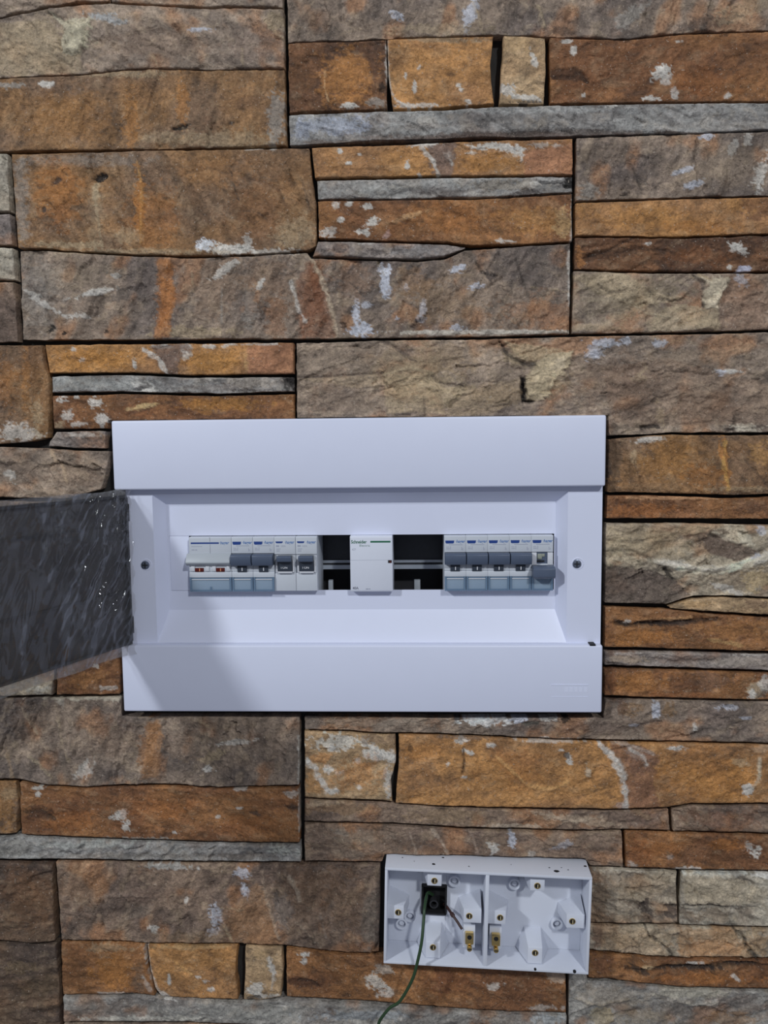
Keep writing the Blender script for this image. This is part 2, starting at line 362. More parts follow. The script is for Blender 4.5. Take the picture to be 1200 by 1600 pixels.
# right of the unit
S('ochrebrown', 1.2, [(951, 685), (1009, 680), (1050, 678), (1200, 679), (R0, 681)], [(949, 770), (1009, 771), (1150, 775), (1200, 773), (R0, 772)])
S('rust', 0.8, [(949, 773), (1009, 773), (1150, 778), (1200, 775), (R0, 774)], [(946, 811), (1050, 811), (1200, 812), (R0, 814)])
S('beige', 0.8, [(946, 817), (1050, 817), (1200, 820), (R0, 822)], [(945, 943), (1040, 945), (1084, 932), (1130, 931), (1200, 934), (R0, 936)])
S('paleochre', 1.0, [(1044, 947), (1084, 935), (1130, 933), (1200, 936), (R0, 938)], [(1047, 950), (1100, 956), (1200, 962), (R0, 966)])
S('rust', 1.0, [(945, 948), (1040, 951), (1100, 958), (1200, 964), (R0, 968)], [(944, 1012), (1056, 1015), (1200, 1019), (R0, 1021)])
S('greypink', 0.2, [(944, 1017), (1056, 1018), (1200, 1022), (R0, 1024)], [(944, 1040), (1087, 1045), (1200, 1049), (R0, 1052)])
S('rust', 1.0, [(944, 1044), (1087, 1048), (1200, 1052), (R0, 1055)], [(944, 1088), (1025, 1091), (1200, 1095), (R0, 1097)])
S('tandark', 0.6, [(475, 1119), (700, 1121), (943, 1120), (946, 1092), (1025, 1093), (1200, 1096), (R0, 1098)], [(475, 1139), (600, 1145), (675, 1145), (770, 1150), (950, 1157), (1050, 1159), (1200, 1162), (R0, 1165)])
# behind and under the open door
S('tan', 0.6, [(L0, 780), (0, 782), (190, 784)], [(L0, 842), (192, 842)])
S('rust', 0.6, [(L0, 845), (192, 845)], [(L0, 930), (196, 930)])
S('tan', 0.4, [(L0, 933), (196, 933)], [(L0, 1000), (198, 998)])
S('beige', 0.6, [(L0, 1003), (0, 1003), (85, 1001)], [(L0, 1090), (0, 1089), (84, 1087)])
S('rust', 0.8, [(88, 1001), (187, 1000)], [(87, 1087), (188, 1086)])
# lower left panel
S('tandark', 1.0, [(L0, 1092), (0, 1091), (188, 1089), (190, 1118), (300, 1119), (469, 1119)], [(L0, 1216), (0, 1218), (30, 1219), (65, 1227), (135, 1231), (200, 1227), (275, 1226), (340, 1231), (468, 1228)])
S('ochrebrown', 0.6, [(L0, 1218), (0, 1220), (25, 1221)], [(L0, 1308), (0, 1305), (26, 1303)], rm=[(29, 1260)])
S('rust', 1.2, [(30, 1223), (65, 1229), (135, 1232), (200, 1229), (275, 1228), (340, 1232), (468, 1230)], [(33, 1305), (150, 1309), (300, 1315), (469, 1318)], lm=[(30, 1260)])
S('grey', 2.0, [(L0, 1308), (0, 1308), (33, 1307), (150, 1312), (300, 1318), (470, 1320)], [(L0, 1342), (0, 1344), (150, 1344), (300, 1346), (471, 1348)])
# lower middle panel
S('paleochre', 1.0, [(475, 1141), (560, 1146), (619, 1148)], [(475, 1247), (600, 1252), (614, 1254)], rm=[(619, 1190), (611, 1220)])
S('ochre', 1.3, [(622, 1148), (675, 1148), (770, 1152), (950, 1160), (1050, 1161), (1200, 1164), (R0, 1167)], [(617, 1256), (700, 1261), (850, 1264), (975, 1265), (1040, 1263), (1080, 1256), (1200, 1256), (R0, 1257)], lm=[(622, 1190)])
S('brown', 0.8, [(475, 1249), (600, 1255), (700, 1263), (850, 1266), (975, 1267), (1046, 1265)], [(475, 1284), (600, 1287), (750, 1294), (900, 1298), (970, 1297), (1048, 1298)])
S('brown', 0.8, [(1050, 1264), (1082, 1258), (1200, 1258), (R0, 1259)], [(1050, 1299), (1200, 1303), (R0, 1305)])
S('brown', 0.8, [(475, 1286), (600, 1289), (750, 1297), (900, 1300), (972, 1299)], [(475, 1347), (597, 1348), (601, 1336), (750, 1338), (915, 1343), (922, 1354), (975, 1356)], rm=[(974, 1330)])
S('rust', 1.0, [(976, 1299), (1050, 1301), (1200, 1305), (R0, 1307)], [(977, 1356), (1060, 1359), (1200, 1362), (R0, 1364)])
# lowest rows, left
S('umber', 0.6, [(L0, 1345), (0, 1347), (82, 1350)], [(L0, 1470), (0, 1471), (50, 1475), (87, 1472)], rm=[(85, 1425)])
S('umber', 0.6, [(L0, 1473), (0, 1474), (50, 1477), (88, 1474)], [(L0, B0), (97, B0)], rm=[(93, 1550)])
S('brown', 1.0, [(86, 1347), (300, 1348), (595, 1351)], [(95, 1470), (175, 1470), (225, 1474), (370, 1475), (440, 1478), (500, 1485), (540, 1490), (593, 1489)])
S('rust', 0.8, [(94, 1472), (175, 1472), (227, 1475)], [(97, 1556), (215, 1553), (243, 1557)], rm=[(232, 1515)])
S('ochre', 1.2, [(229, 1476), (300, 1477), (372, 1477)], [(252, 1558), (310, 1561), (373, 1563)], lm=[(234, 1515), (242, 1545)], rm=[(368, 1515)])
S('paleochre', 1.2, [(383, 1478), (441, 1480)], [(380, 1563), (410, 1565), (440, 1558)], rm=[(443, 1515)])
S('rust', 1.0, [(446, 1481), (500, 1487), (540, 1492), (595, 1491), (700, 1491), (885, 1497)], [(447, 1558), (600, 1567), (700, 1575), (760, 1580), (886, 1584)])
S('greybeige', 2.0, [(97, 1558), (215, 1556), (250, 1560), (375, 1567), (447, 1562), (600, 1571), (700, 1578), (760, 1583), (886, 1587)], [(98, 1598), (300, 1599), (600, 1612), (886, 1622)])
S('tandark', 1.0, [(98, 1601), (300, 1602), (600, 1615), (886, 1625)], [(100, B0), (886, B0)])
# lowest rows, right
S('beige', 1.0, [(921, 1357), (1059, 1361)], [(921, 1443), (1030, 1444), (1060, 1444)], rm=[(1058, 1400)])
S('pale', 1.2, [(1067, 1362), (1200, 1365), (R0, 1367)], [(1061, 1446), (1115, 1447), (1200, 1450), (R0, 1452)], lm=[(1062, 1405)])
S('beige', 0.8, [(921, 1446), (1030, 1447), (1115, 1449), (1200, 1453), (R0, 1455)], [(920, 1485), (1002, 1493), (1053, 1496), (1200, 1498), (R0, 1500)])
S('rust', 1.0, [(920, 1488), (1002, 1495), (1053, 1498), (1200, 1500), (R0, 1502)], [(919, 1529), (953, 1531), (1002, 1537), (1058, 1543), (1200, 1546), (R0, 1548)])
S('greybeige', 1.0, [(889, 1500), (915, 1500), (917, 1531), (953, 1533), (1002, 1539), (1058, 1545), (1200, 1548), (R0, 1550)], [(888, B0), (R0, B0)])

# marks on the stones. patch: (x, y, rx, ry, degrees, colour, strength, relief mm)
PT = [
 # upper left
 (60,75,75,42,0,BE,.55,.3),(122,58,20,26,30,(172,164,138),.85,1.6),(168,30,30,8,10,(158,164,166),.6,0),(312,48,18,4,0,WB,.8,.2),(430,35,18,14,0,BE,.6,.2),(250,70,90,30,0,(120,96,78),.5,0),(395,70,45,30,0,(124,104,92),.5,0),(97,72,4,12,0,D_,.9,-1.5),(112,84,12,3,0,D_,.8,-1.2),  # last two patches paint the chip's shadow into the crevice beside it
 (205,195,12,50,0,O_,.6,0),(285,160,9,45,0,O_,.6,0),(280,199,14,4,-15,BL,.95,-2),(362,193,8,3,-20,D_,.8,-1),(75,130,14,6,0,W_,.9,.4),(18,134,22,5,0,GR,.8,.2),(335,217,110,14,0,BE,.6,.3),(432,185,14,46,0,GR,.7,.3),(210,116,60,5,0,BE,.5,.3),(110,180,60,40,0,(150,104,54),.5,0),(390,160,25,10,0,(120,90,66),.5,0),
 # upper right
 (490,30,45,38,0,(88,78,70),.6,0),(620,25,13,7,20,WB,.7,.3),(735,20,9,28,15,WB,.75,.4),(985,25,34,12,-35,GR,.75,.6),(1100,38,45,10,-15,D_,.6,0),(880,48,20,6,0,D_,.5,0),(1160,15,40,14,-20,BE,.35,0),(680,45,80,8,0,BE,.35,0),
 (543,122,44,46,0,(176,122,68),.85,.8),(548,167,18,4,0,W_,.9,.3),(597,134,5,9,20,BL,.8,-1),(470,120,16,40,0,(104,72,46),.5,0),(590,160,14,8,0,GR,.7,0),
 (634,118,2,7,0,W_,.9,.2),(648,137,3,9,0,W_,.9,.2),(654,106,6,2,-50,W_,.8,.2),(718,133,5,3,0,W_,.8,.2),(722,140,4,3,0,W_,.8,.2),(732,157,5,4,0,W_,.8,.2),(660,164,45,4,0,W_,.7,0),(690,62,70,5,0,(150,130,104),.6,0),
 (795,142,13,11,0,W_,.8,.3),(823,152,24,5,10,W_,.8,.3),(834,92,4,18,-15,W_,.8,.3),(820,159,26,3,0,D_,.8,-1),(800,70,25,10,0,(176,146,106),.5,0),
 (890,118,32,22,0,(104,66,38),.65,-.4),(1036,112,17,10,-30,W_,.9,.4),(1040,122,9,10,0,W_,.9,.3),(1054,148,7,9,0,W_,.8,.3),(895,78,5,7,0,W_,.8,.2),(888,65,9,3,0,W_,.8,.2),(1022,155,14,4,0,W_,.8,.2),(1137,150,6,5,20,W_,.8,.2),(1060,65,7,3,0,W_,.7,.2),(912,150,4,4,0,W_,.8,0),(1100,130,60,24,0,(134,80,40),.5,0),
 (520,195,60,16,0,(176,182,196),.7,.3),(820,172,220,6,0,(178,178,174),.5,.5),(720,213,150,5,0,(98,76,62),.8,-.8),(900,206,120,4,0,(84,72,64),.7,-.8),(470,205,15,14,0,(160,164,176),.4,0),(955,168,10,5,0,W_,.8,.3),(1120,196,80,6,0,GR,.4,0),(520,222,60,4,0,(110,96,86),.7,-.5),(650,198,40,5,0,(110,98,90),.4,-.3),
 # second course left
 (34,310,12,75,0,GR,.75,.2),(130,250,110,10,0,GR,.5,0),(92,300,38,52,0,(164,102,42),.6,0),(150,335,14,52,0,BE,.4,0),(218,318,9,52,0,O_,.75,.3),(240,345,40,50,0,(160,100,44),.5,0),(156,277,15,6,-20,BL,.95,-2.2),(150,302,5,18,0,BE,.8,.4),(88,282,8,5,-40,D_,.8,-1),(68,326,4,5,0,D_,.9,-1),(405,325,50,52,0,(122,84,54),.65,0),(340,265,60,22,0,(150,106,64),.5,0),(462,366,34,26,-30,BE,.65,.3),(322,386,13,12,0,(214,214,216),.98,.4),(360,390,42,9,0,W_,.85,.3),(385,380,8,12,0,W_,.6,.2),(420,393,60,5,0,W_,.6,.1),(215,394,150,5,0,BE,.7,.2),(430,265,70,25,0,(134,98,64),.6,0),(200,370,20,14,0,BE,.4,0),(110,382,60,6,0,BE,.6,.2),
 (58,455,34,64,0,GR,.55,.3),(145,458,30,5,-12,W_,.8,.5),(178,430,9,5,0,W_,.8,.3),(62,470,34,6,35,W_,.6,.7),(122,493,22,6,0,W_,.6,.4),(220,428,34,32,0,(90,80,76),.65,-.3),(190,462,22,10,0,(88,80,74),.5,-.3),(258,470,13,58,4,(164,104,52),.85,.4),(340,450,40,50,0,(134,108,86),.6,0),(420,440,40,40,0,(130,100,74),.5,0),(352,420,24,7,-35,W_,.65,.5),(408,442,5,10,30,W_,.8,.3),(488,470,20,56,12,(122,76,48),.75,-.3),(430,500,18,40,0,(140,96,62),.6,0),(80,514,6,6,0,BL,.9,-1.5),(100,521,3,3,0,BL,.9,-1),(164,517,4,4,0,BL,.8,-1),(300,520,60,8,0,BE,.6,.2),(118,430,60,22,0,(142,126,106),.5,0),(390,480,12,32,0,GR,.5,0),
 (603,440,8,24,0,WB,.95,.2),(597,420,6,10,0,WB,.6,.2),(556,492,7,22,0,WB,.85,.2),(566,516,20,10,0,WB,.95,.2),(537,508,6,5,0,BL,.7,-.6),(572,476,8,6,0,WB,.6,.2),(660,480,5,13,0,WB,.85,.2),(658,500,7,6,0,WB,.5,.2),(660,518,10,3,0,W_,.6,.2),(715,512,12,7,0,WB,.7,.2),(715,420,13,6,-15,WB,.85,.4),(742,448,13,5,-15,WB,.85,.4),(635,448,4,6,0,WB,.6,.1),(620,497,4,4,0,WB,.7,.1),(820,405,74,32,0,(98,88,82),.7,0),(762,428,14,6,40,(76,66,62),.8,-.5),(845,490,60,28,0,(152,106,72),.55,0),(690,470,60,34,0,(140,112,82),.5,0),(645,445,26,30,0,(142,108,74),.55,0),(760,518,130,3,0,(190,182,170),.7,.3),(550,440,30,30,0,(138,104,76),.5,0),
 # ochre strip
 (858,245,42,30,0,(150,106,78),.85,0),(692,240,18,26,20,(112,92,80),.9,-.4),(704,258,4,6,0,(80,72,70),.9,-.4),(780,229,46,6,0,W_,.9,.3),(805,235,14,8,20,W_,.9,.3),(660,226,22,4,0,W_,.85,.2),(702,243,7,9,-30,W_,.85,.3),(533,237,5,4,0,W_,.9,.2),(545,255,5,3,0,W_,.9,.2),(563,241,4,3,0,W_,.8,.2),(637,258,4,9,0,W_,.9,.3),(736,238,8,3,0,W_,.7,.2),(656,274,4,3,0,W_,.8,.2),(815,250,4,5,0,W_,.7,.2),(760,255,55,16,0,(178,124,60),.6,0),(850,226,25,4,0,W_,.5,.2),
 (560,292,55,14,0,(172,170,164),.6,.2),(888,284,9,12,0,BL,.9,-1.5),(822,300,26,5,-4,(78,70,66),.8,-.8),(833,287,14,4,0,W_,.8,.3),(690,300,60,6,0,(118,108,102),.5,-.3),(780,290,60,8,0,(134,122,106),.6,0),
 (524,320,7,5,0,W_,.85,.2),(546,318,6,4,0,W_,.8,.2),(572,322,9,5,0,W_,.85,.2),(583,345,9,7,0,W_,.85,.2),(570,362,13,7,0,W_,.85,.2),(533,345,6,6,0,W_,.8,.2),(512,362,14,9,-30,W_,.7,.2),(604,366,5,7,0,(180,150,140),.7,.2),(640,338,34,4,-18,(196,160,118),.7,.5),(840,345,60,22,0,(184,134,78),.6,0),(700,340,60,22,0,(164,106,52),.5,0),(790,377,14,3,0,W_,.7,.2),(880,350,14,26,0,(176,146,104),.6,.2),(620,352,22,10,-25,(110,72,44),.5,-.4),(510,335,16,22,0,(158,112,70),.5,0),
 (530,390,12,6,0,(76,70,68),.7,-.6),(592,394,16,5,0,(84,76,72),.7,-.6),(570,380,10,3,0,W_,.6,.2),(650,392,40,8,0,(134,130,128),.6,.2),
 # second course right
 (980,272,46,30,0,(84,74,70),.7,0),(1068,267,14,4,-20,WB,.85,.3),(1085,288,16,5,-20,WB,.85,.3),(1105,214,11,5,0,WB,.85,.3),(1190,272,10,26,20,W_,.75,.3),(1148,228,6,16,25,W_,.6,.3),(1130,260,60,34,0,(132,116,98),.5,0),(920,300,20,12,0,GR,.6,.2),(945,240,40,20,0,(126,108,90),.5,0),(1170,215,8,10,0,W_,.5,.2),
 (1185,320,30,20,0,(120,84,60),.6,0),(1000,340,80,16,0,(184,130,70),.5,0),(1100,355,60,10,0,(168,112,58),.4,0),
 (1150,385,15,8,30,W_,.85,.3),(1165,420,12,5,0,(190,190,206),.8,.3),(1011,381,6,3,0,W_,.8,.2),(907,398,8,22,0,(164,112,66),.7,.2),(960,395,60,8,-8,(72,50,36),.65,-1),(1090,400,50,16,0,(136,86,48),.5,0),(1140,418,4,4,0,W_,.7,.1),(960,376,60,5,0,(84,56,38),.5,0),
 (985,462,92,38,0,(158,142,116),.7,.2),(1115,455,16,28,25,(176,164,142),.9,1.5),(1100,470,4,14,0,BL,.8,-1.5),(1170,480,44,36,0,(124,100,82),.7,0),(1158,438,12,7,20,WB,.8,.3),(1100,434,14,5,20,BE,.8,.6),(920,470,22,40,0,(118,106,94),.5,0),(930,512,60,6,0,BE,.4,.2),(1100,505,30,12,0,BE,.5,.2),(920,440,34,10,10,(134,120,104),.4,0),
 # third course
 (30,676,34,14,0,W_,.6,.3),(48,560,20,60,0,(126,86,52),.5,0),(10,600,20,40,0,(160,104,48),.5,0),(60,650,10,30,0,BE,.5,.2),(40,600,6,50,0,O_,.4,0),
 (266,562,16,18,0,(112,92,80),.85,-.3),(292,555,9,8,-30,W_,.8,.3),(290,542,10,5,0,W_,.8,.2),(327,542,10,4,0,W_,.8,.2),(210,568,4,9,0,W_,.9,.3),(115,546,5,4,0,W_,.9,.2),(128,563,5,4,0,W_,.8,.2),(352,541,6,3,0,W_,.7,.2),(425,558,40,28,0,(152,106,76),.85,0),(255,542,16,4,0,W_,.85,.2),(330,565,48,18,0,(178,124,58),.6,0),(150,560,60,20,0,(186,126,52),.5,0),(385,568,4,14,0,(200,160,110),.6,.2),
 (160,600,76,12,0,(172,172,166),.7,.2),(225,604,18,8,30,W_,.7,.3),(450,598,12,13,0,BL,.8,-1),(330,606,60,6,0,(120,108,100),.5,-.3),(400,598,40,8,0,(150,138,124),.5,.1),(380,610,20,3,0,D_,.7,-.6),
 (100,625,10,6,0,W_,.8,.2),(120,620,8,5,0,W_,.8,.2),(150,628,10,8,0,W_,.8,.2),(160,655,12,10,0,W_,.8,.2),(105,650,10,10,-30,W_,.6,.2),(125,663,14,5,0,W_,.6,.2),(95,663,8,8,0,BE,.6,.2),(225,636,22,4,-12,(196,168,120),.8,.3),(340,632,70,12,0,(182,128,60),.6,0),(190,620,14,16,0,(110,82,60),.6,0),(215,645,30,6,0,(120,76,46),.5,0),
 (120,688,40,6,0,(84,78,74),.55,-.5),(130,680,20,4,0,W_,.5,.2),
 (30,730,40,26,0,(112,94,80),.6,0),(120,740,40,25,0,(136,112,92),.5,0),(16,742,12,9,40,W_,.6,.4),(75,772,40,5,0,(150,130,110),.5,.2),
 (560,560,90,26,-8,(130,114,98),.6,0),(660,592,66,40,10,(158,140,112),.75,.3),(520,620,50,24,0,(112,94,80),.6,0),(690,560,50,26,0,(150,126,98),.6,.2),(800,560,22,14,40,(150,132,106),.7,.5),(858,585,34,30,-40,(170,152,124),.9,1.5),(872,570,14,9,-40,WB,.6,.3),(840,608,18,16,0,(164,142,110),.8,1),(817,607,4,20,0,BL,.95,-2),(826,627,10,3,0,BL,.9,-1.6),(955,600,70,50,0,(122,98,80),.6,0),(930,552,16,14,0,WB,.5,.2),(945,535,24,6,0,WB,.75,.2),(980,532,8,6,0,WB,.6,.2),(1032,537,12,8,0,WB,.7,.2),(930,555,9,6,40,WB,.6,.2),(1140,580,20,4,0,W_,.85,.3),(1128,582,8,6,0,WB,.85,.3),(1165,668,34,7,0,(196,184,164),.85,.5),(1018,667,16,4,0,BL,.8,-1.2),(1032,645,7,22,-15,BE,.65,.5),(1105,630,60,26,10,(112,90,74),.5,0),(1080,560,80,18,0,(138,118,96),.5,.2),(1000,590,12,7,0,BE,.5,.3),(720,630,50,16,0,(150,132,104),.5,.3),(770,615,40,18,0,(146,122,94),.6,.2),(1100,640,50,20,0,(124,98,76),.4,0),(490,590,24,30,0,(120,106,92),.4,0),
 # right of unit
 (962,722,14,44,0,(100,80,62),.75,0),(1012,687,26,5,-5,W_,.7,.2),(1133,722,7,44,-6,O_,.75,.3),(1040,720,50,30,0,(160,112,56),.6,0),(980,735,10,18,0,(110,84,58),.6,-.3),(1100,740,30,22,0,(146,98,54),.6,0),(1188,710,18,20,0,(164,124,76),.6,0),(1195,755,16,16,0,(84,64,50),.6,0),(1010,760,60,5,0,(140,110,80),.5,.1),(990,710,5,14,0,BE,.5,.3),(1160,764,50,4,0,BE,.4,.2),(950,735,6,14,0,D_,.6,-.5),
 (1172,792,26,12,0,(116,84,62),.7,0),(1040,778,70,3,0,(196,150,110),.6,.2),(1000,798,60,10,0,(168,108,60),.5,0),(1090,804,70,4,0,(176,124,84),.5,.1),
 (1060,882,36,6,12,(206,198,184),.85,.8),(1110,888,30,5,0,W_,.75,.6),(1020,852,60,22,0,(168,148,118),.6,.3),(1000,915,54,30,0,(84,74,68),.8,-.4),(1125,850,36,18,25,(100,84,72),.75,-.3),(1165,842,20,8,40,(200,190,168),.7,.4),(1188,872,16,7,-20,WB,.8,.3),(1190,828,10,10,0,WB,.6,.2),(1150,905,50,22,0,(122,100,82),.6,0),(1140,922,24,6,25,W_,.6,.3),(960,860,16,30,0,(168,154,126),.5,.2),(1060,832,50,8,-10,(170,150,120),.5,.2),(980,875,24,6,10,(190,176,150),.6,.4),(1185,905,24,20,0,(172,150,112),.6,.2),(1045,895,6,16,-35,BL,.7,-.8),
 (1180,945,24,8,0,(108,84,66),.6,0),(1080,943,30,5,0,(176,140,96),.5,.2),
 (1040,973,44,5,-2,(62,50,44),.9,-1.8),(975,975,12,4,20,(66,54,46),.9,-1.5),(980,972,5,3,0,W_,.8,.3),(1050,967,36,3,-3,(184,140,96),.7,.5),(990,995,50,12,0,(170,112,56),.5,0),(1140,985,50,14,0,(160,112,66),.5,0),(950,990,12,22,0,(108,76,54),.5,0),(1130,1003,40,4,10,(188,150,100),.6,.3),
 (980,1030,40,6,0,(170,150,128),.6,.3),(1150,1035,50,8,0,(156,144,132),.6,.2),(1050,1032,30,6,0,(120,98,86),.5,-.2),(960,1038,20,4,0,D_,.6,-.6),(1180,1022,30,3,0,W_,.5,.2),
 (1110,1065,30,16,0,(122,92,72),.7,0),(1000,1066,50,16,0,(172,114,58),.6,0),(1182,1078,14,12,0,(180,160,132),.75,.3),(1175,1085,6,6,0,W_,.8,.2),(1195,1070,8,12,0,W_,.6,.2),(1152,1058,6,6,0,(170,120,80),.7,.5),(952,1066,10,22,0,(116,76,50),.8,0),(1060,1085,60,4,0,(170,110,66),.4,0),(1190,1084,8,6,0,D_,.6,-.4),
 (1026,1112,8,16,0,WB,.85,.2),(1135,1105,13,4,0,WB,.8,.2),(1165,1122,11,3,0,WB,.7,.2),(1085,1136,4,8,0,W_,.7,.2),(988,1133,8,3,0,WB,.7,.2),(980,1108,20,10,0,(140,108,74),.6,.2),(1045,1110,12,14,0,(136,104,68),.6,.2),(1110,1120,50,16,0,(110,94,84),.5,0),(755,1126,46,9,0,(206,202,196),.9,.3),(810,1123,16,6,0,WB,.9,.3),(858,1124,14,5,0,W_,.85,.2),(832,1131,18,4,0,(84,80,72),.8,-1.2),(884,1124,8,10,0,BL,.85,-2),(716,1124,10,3,0,BL,.8,-1),(680,1128,14,10,0,(138,104,80),.5,.2),(560,1128,80,8,0,(134,122,108),.5,.2),(940,1135,60,14,0,(100,82,72),.6,0),(970,1105,8,14,0,(110,82,66),.5,0),
 # lower middle
 (525,1160,50,13,0,(204,196,182),.85,.3),(600,1180,22,9,10,W_,.9,.3),(580,1176,14,12,0,W_,.85,.3),(607,1225,8,28,0,W_,.75,.2),(515,1204,9,6,0,W_,.85,.2),(520,1168,6,6,0,W_,.9,.2),(560,1188,5,5,0,W_,.8,.2),(530,1208,9,3,0,W_,.6,.2),(560,1212,40,28,0,(174,116,60),.75,.1),(500,1185,20,8,0,(178,124,72),.6,0),(490,1225,16,18,0,(180,132,82),.6,.1),(590,1155,30,8,0,(120,98,80),.6,0),(575,1236,30,8,0,(184,150,110),.5,.1),(560,1230,5,4,0,W_,.7,.1),
 (1002,1192,20,22,0,(112,92,84),.9,-.4),(1000,1196,8,7,0,BL,.7,-.6),(992,1178,20,6,25,W_,.8,.3),(1003,1238,26,30,0,(124,86,64),.85,-.2),(1110,1215,76,42,0,(180,120,56),.5,0),(1168,1233,10,9,-30,W_,.9,.3),(1186,1200,4,18,0,(196,176,146),.7,.3),(1055,1169,14,4,0,W_,.85,.2),(1160,1190,14,8,0,BE,.5,.2),(735,1177,8,4,0,W_,.9,.2),(725,1174,4,3,0,W_,.7,.2),(889,1187,5,12,-10,W_,.85,.3),(885,1181,6,5,0,D_,.8,-.4),(918,1206,5,10,0,(196,176,150),.8,.3),(876,1172,6,3,0,W_,.8,.2),(720,1156,12,6,0,W_,.8,.2),(768,1164,6,4,0,W_,.8,.2),(730,1152,60,4,0,(120,100,84),.6,0),(870,1156,50,4,0,W_,.6,.2),(700,1195,4,3,0,W_,.8,.2),(698,1197,2,2,0,W_,.9,.1),(725,1214,5,2,0,W_,.8,.1),(660,1175,30,12,0,(174,120,66),.5,0),(800,1200,50,30,0,(176,114,58),.4,0),(770,1205,26,12,40,(190,140,86),.5,.3),(1085,1180,40,12,0,(150,106,66),.5,0),(1190,1170,14,8,0,(180,150,120),.6,.2),(642,1170,4,8,10,BL,.6,-.5),(970,1258,12,6,0,(170,150,140),.6,.1),
 (905,1281,70,7,8,(170,150,128),.65,.3),(530,1262,60,10,0,(146,116,84),.5,.2),(500,1254,30,5,0,(170,150,124),.5,.3),(700,1275,70,10,0,(150,126,98),.5,.2),(800,1292,50,4,0,(180,164,144),.6,.3),(1010,1282,34,12,0,(112,92,80),.6,0),(1000,1272,20,4,30,(150,126,100),.5,.2),
 (1130,1280,60,14,0,(128,86,60),.5,0),(1085,1270,6,12,0,(90,66,50),.6,-.4),(1090,1295,30,4,0,(96,74,58),.5,0),
 (801,1310,6,11,0,WB,.85,.2),(772,1326,6,9,20,W_,.8,.2),(765,1320,6,4,0,W_,.7,.1),(880,1318,20,5,-20,WB,.6,.3),(830,1335,6,5,0,W_,.5,.1),(560,1310,60,10,0,(130,116,100),.5,.2),(530,1300,14,8,0,(150,140,126),.5,.3),(700,1325,40,16,0,(132,100,76),.5,0),(900,1330,50,18,0,(106,86,74),.5,0),(620,1325,40,12,0,(110,92,78),.4,0),(540,1335,30,8,0,(138,122,106),.4,.1),
 (1180,1332,13,9,-30,(204,196,184),.9,.3),(1170,1322,6,10,-30,W_,.6,.2),(1047,1338,5,4,0,W_,.8,.2),(1070,1335,40,14,0,(116,82,58),.6,0),(1030,1325,40,12,0,(158,102,54),.5,0),(1140,1320,30,10,0,(164,106,52),.5,0),(1075,1357,22,3,0,W_,.7,.1),(990,1350,10,5,0,W_,.5,.1),(1000,1330,20,24,0,(130,78,46),.4,0),
 # lower left
 (233,1165,14,46,10,(150,104,64),.65,.2),(300,1195,60,28,0,(84,74,68),.6,-.3),(370,1159,28,4,-8,W_,.75,.4),(325,1201,9,6,0,W_,.8,.2),(335,1180,20,8,-30,BE,.6,.3),(180,1150,50,30,0,(118,96,80),.5,0),(420,1170,44,34,0,(124,106,90),.5,.2),(130,1205,20,9,-35,W_,.55,.5),(50,1130,30,30,0,(122,98,78),.5,0),(260,1215,50,8,0,(128,112,98),.5,.2),(95,1100,6,8,0,(170,160,146),.7,.2),(190,1091,130,4,0,(190,180,160),.75,.4),(455,1190,10,24,0,(130,116,104),.5,.2),(280,1170,30,20,0,(130,110,92),.5,.1),(345,1130,60,10,0,(126,108,90),.4,.2),
 (65,1273,26,10,10,(82,56,40),.8,-.5),(184,1274,15,8,-25,W_,.85,.3),(196,1290,8,10,0,W_,.8,.3),(60,1242,5,6,0,W_,.8,.2),(62,1232,10,3,0,W_,.8,.2),(272,1303,5,3,0,W_,.8,.2),(372,1262,5,3,0,W_,.8,.2),(340,1278,5,3,0,W_,.7,.1),(250,1265,60,16,0,(156,96,48),.5,0),(390,1290,50,14,0,(140,88,48),.4,0),(375,1233,10,3,0,W_,.6,.1),(455,1240,10,6,0,W_,.5,.1),(395,1271,14,3,10,D_,.7,-.5),(455,1262,12,4,0,D_,.6,-.5),(110,1285,40,16,0,(150,92,46),.4,0),
 (8,1260,16,34,0,(160,116,66),.5,0),(10,1240,14,10,0,BE,.4,.1),
 (130,1320,90,6,0,(164,164,156),.6,.4),(250,1338,160,5,0,(108,98,88),.6,-.6),(440,1328,28,8,8,(180,180,170),.7,.3),(20,1325,40,14,0,(116,110,100),.5,0),(380,1338,60,6,0,(112,102,94),.5,-.3),(200,1312,60,4,0,(170,170,162),.5,.3),
 # lowest left
 (265,1354,36,5,0,(176,172,164),.8,.3),(380,1363,14,9,0,WB,.7,.2),(383,1395,5,14,-20,WB,.8,.2),(337,1430,10,22,0,WB,.75,.2),(330,1455,10,8,0,WB,.5,.2),(290,1408,4,8,20,W_,.7,.1),(240,1451,9,6,0,W_,.7,.2),(160,1420,60,12,0,(84,72,66),.6,-.2),(385,1435,40,34,0,(136,98,66),.7,.2),(130,1380,40,30,0,(130,94,62),.4,0),(220,1425,24,10,-20,(124,110,96),.5,.3),(475,1390,40,50,0,(106,80,60),.6,0),(440,1420,16,30,0,(120,112,106),.5,0),(540,1410,30,50,0,(120,92,68),.5,0),(230,1400,40,12,0,(124,102,88),.5,.2),(580,1440,14,40,0,(112,104,94),.5,0),(300,1462,60,8,0,(126,104,80),.5,.1),(500,1375,60,16,0,(120,92,70),.4,0),
 (118,1515,24,38,0,(108,74,46),.75,0),(180,1515,34,30,0,(172,116,58),.7,.3),(215,1530,10,22,0,(110,92,76),.6,-.2),(170,1480,40,6,0,BE,.4,.1),(180,1552,24,3,0,W_,.6,.1),
 (264,1533,3,9,0,W_,.9,.2),(310,1525,5,3,0,W_,.7,.1),(322,1533,5,3,0,W_,.7,.1),(330,1547,5,4,0,W_,.7,.1),(300,1480,60,4,0,(170,140,100),.6,0),(250,1555,22,4,20,W_,.8,.1),
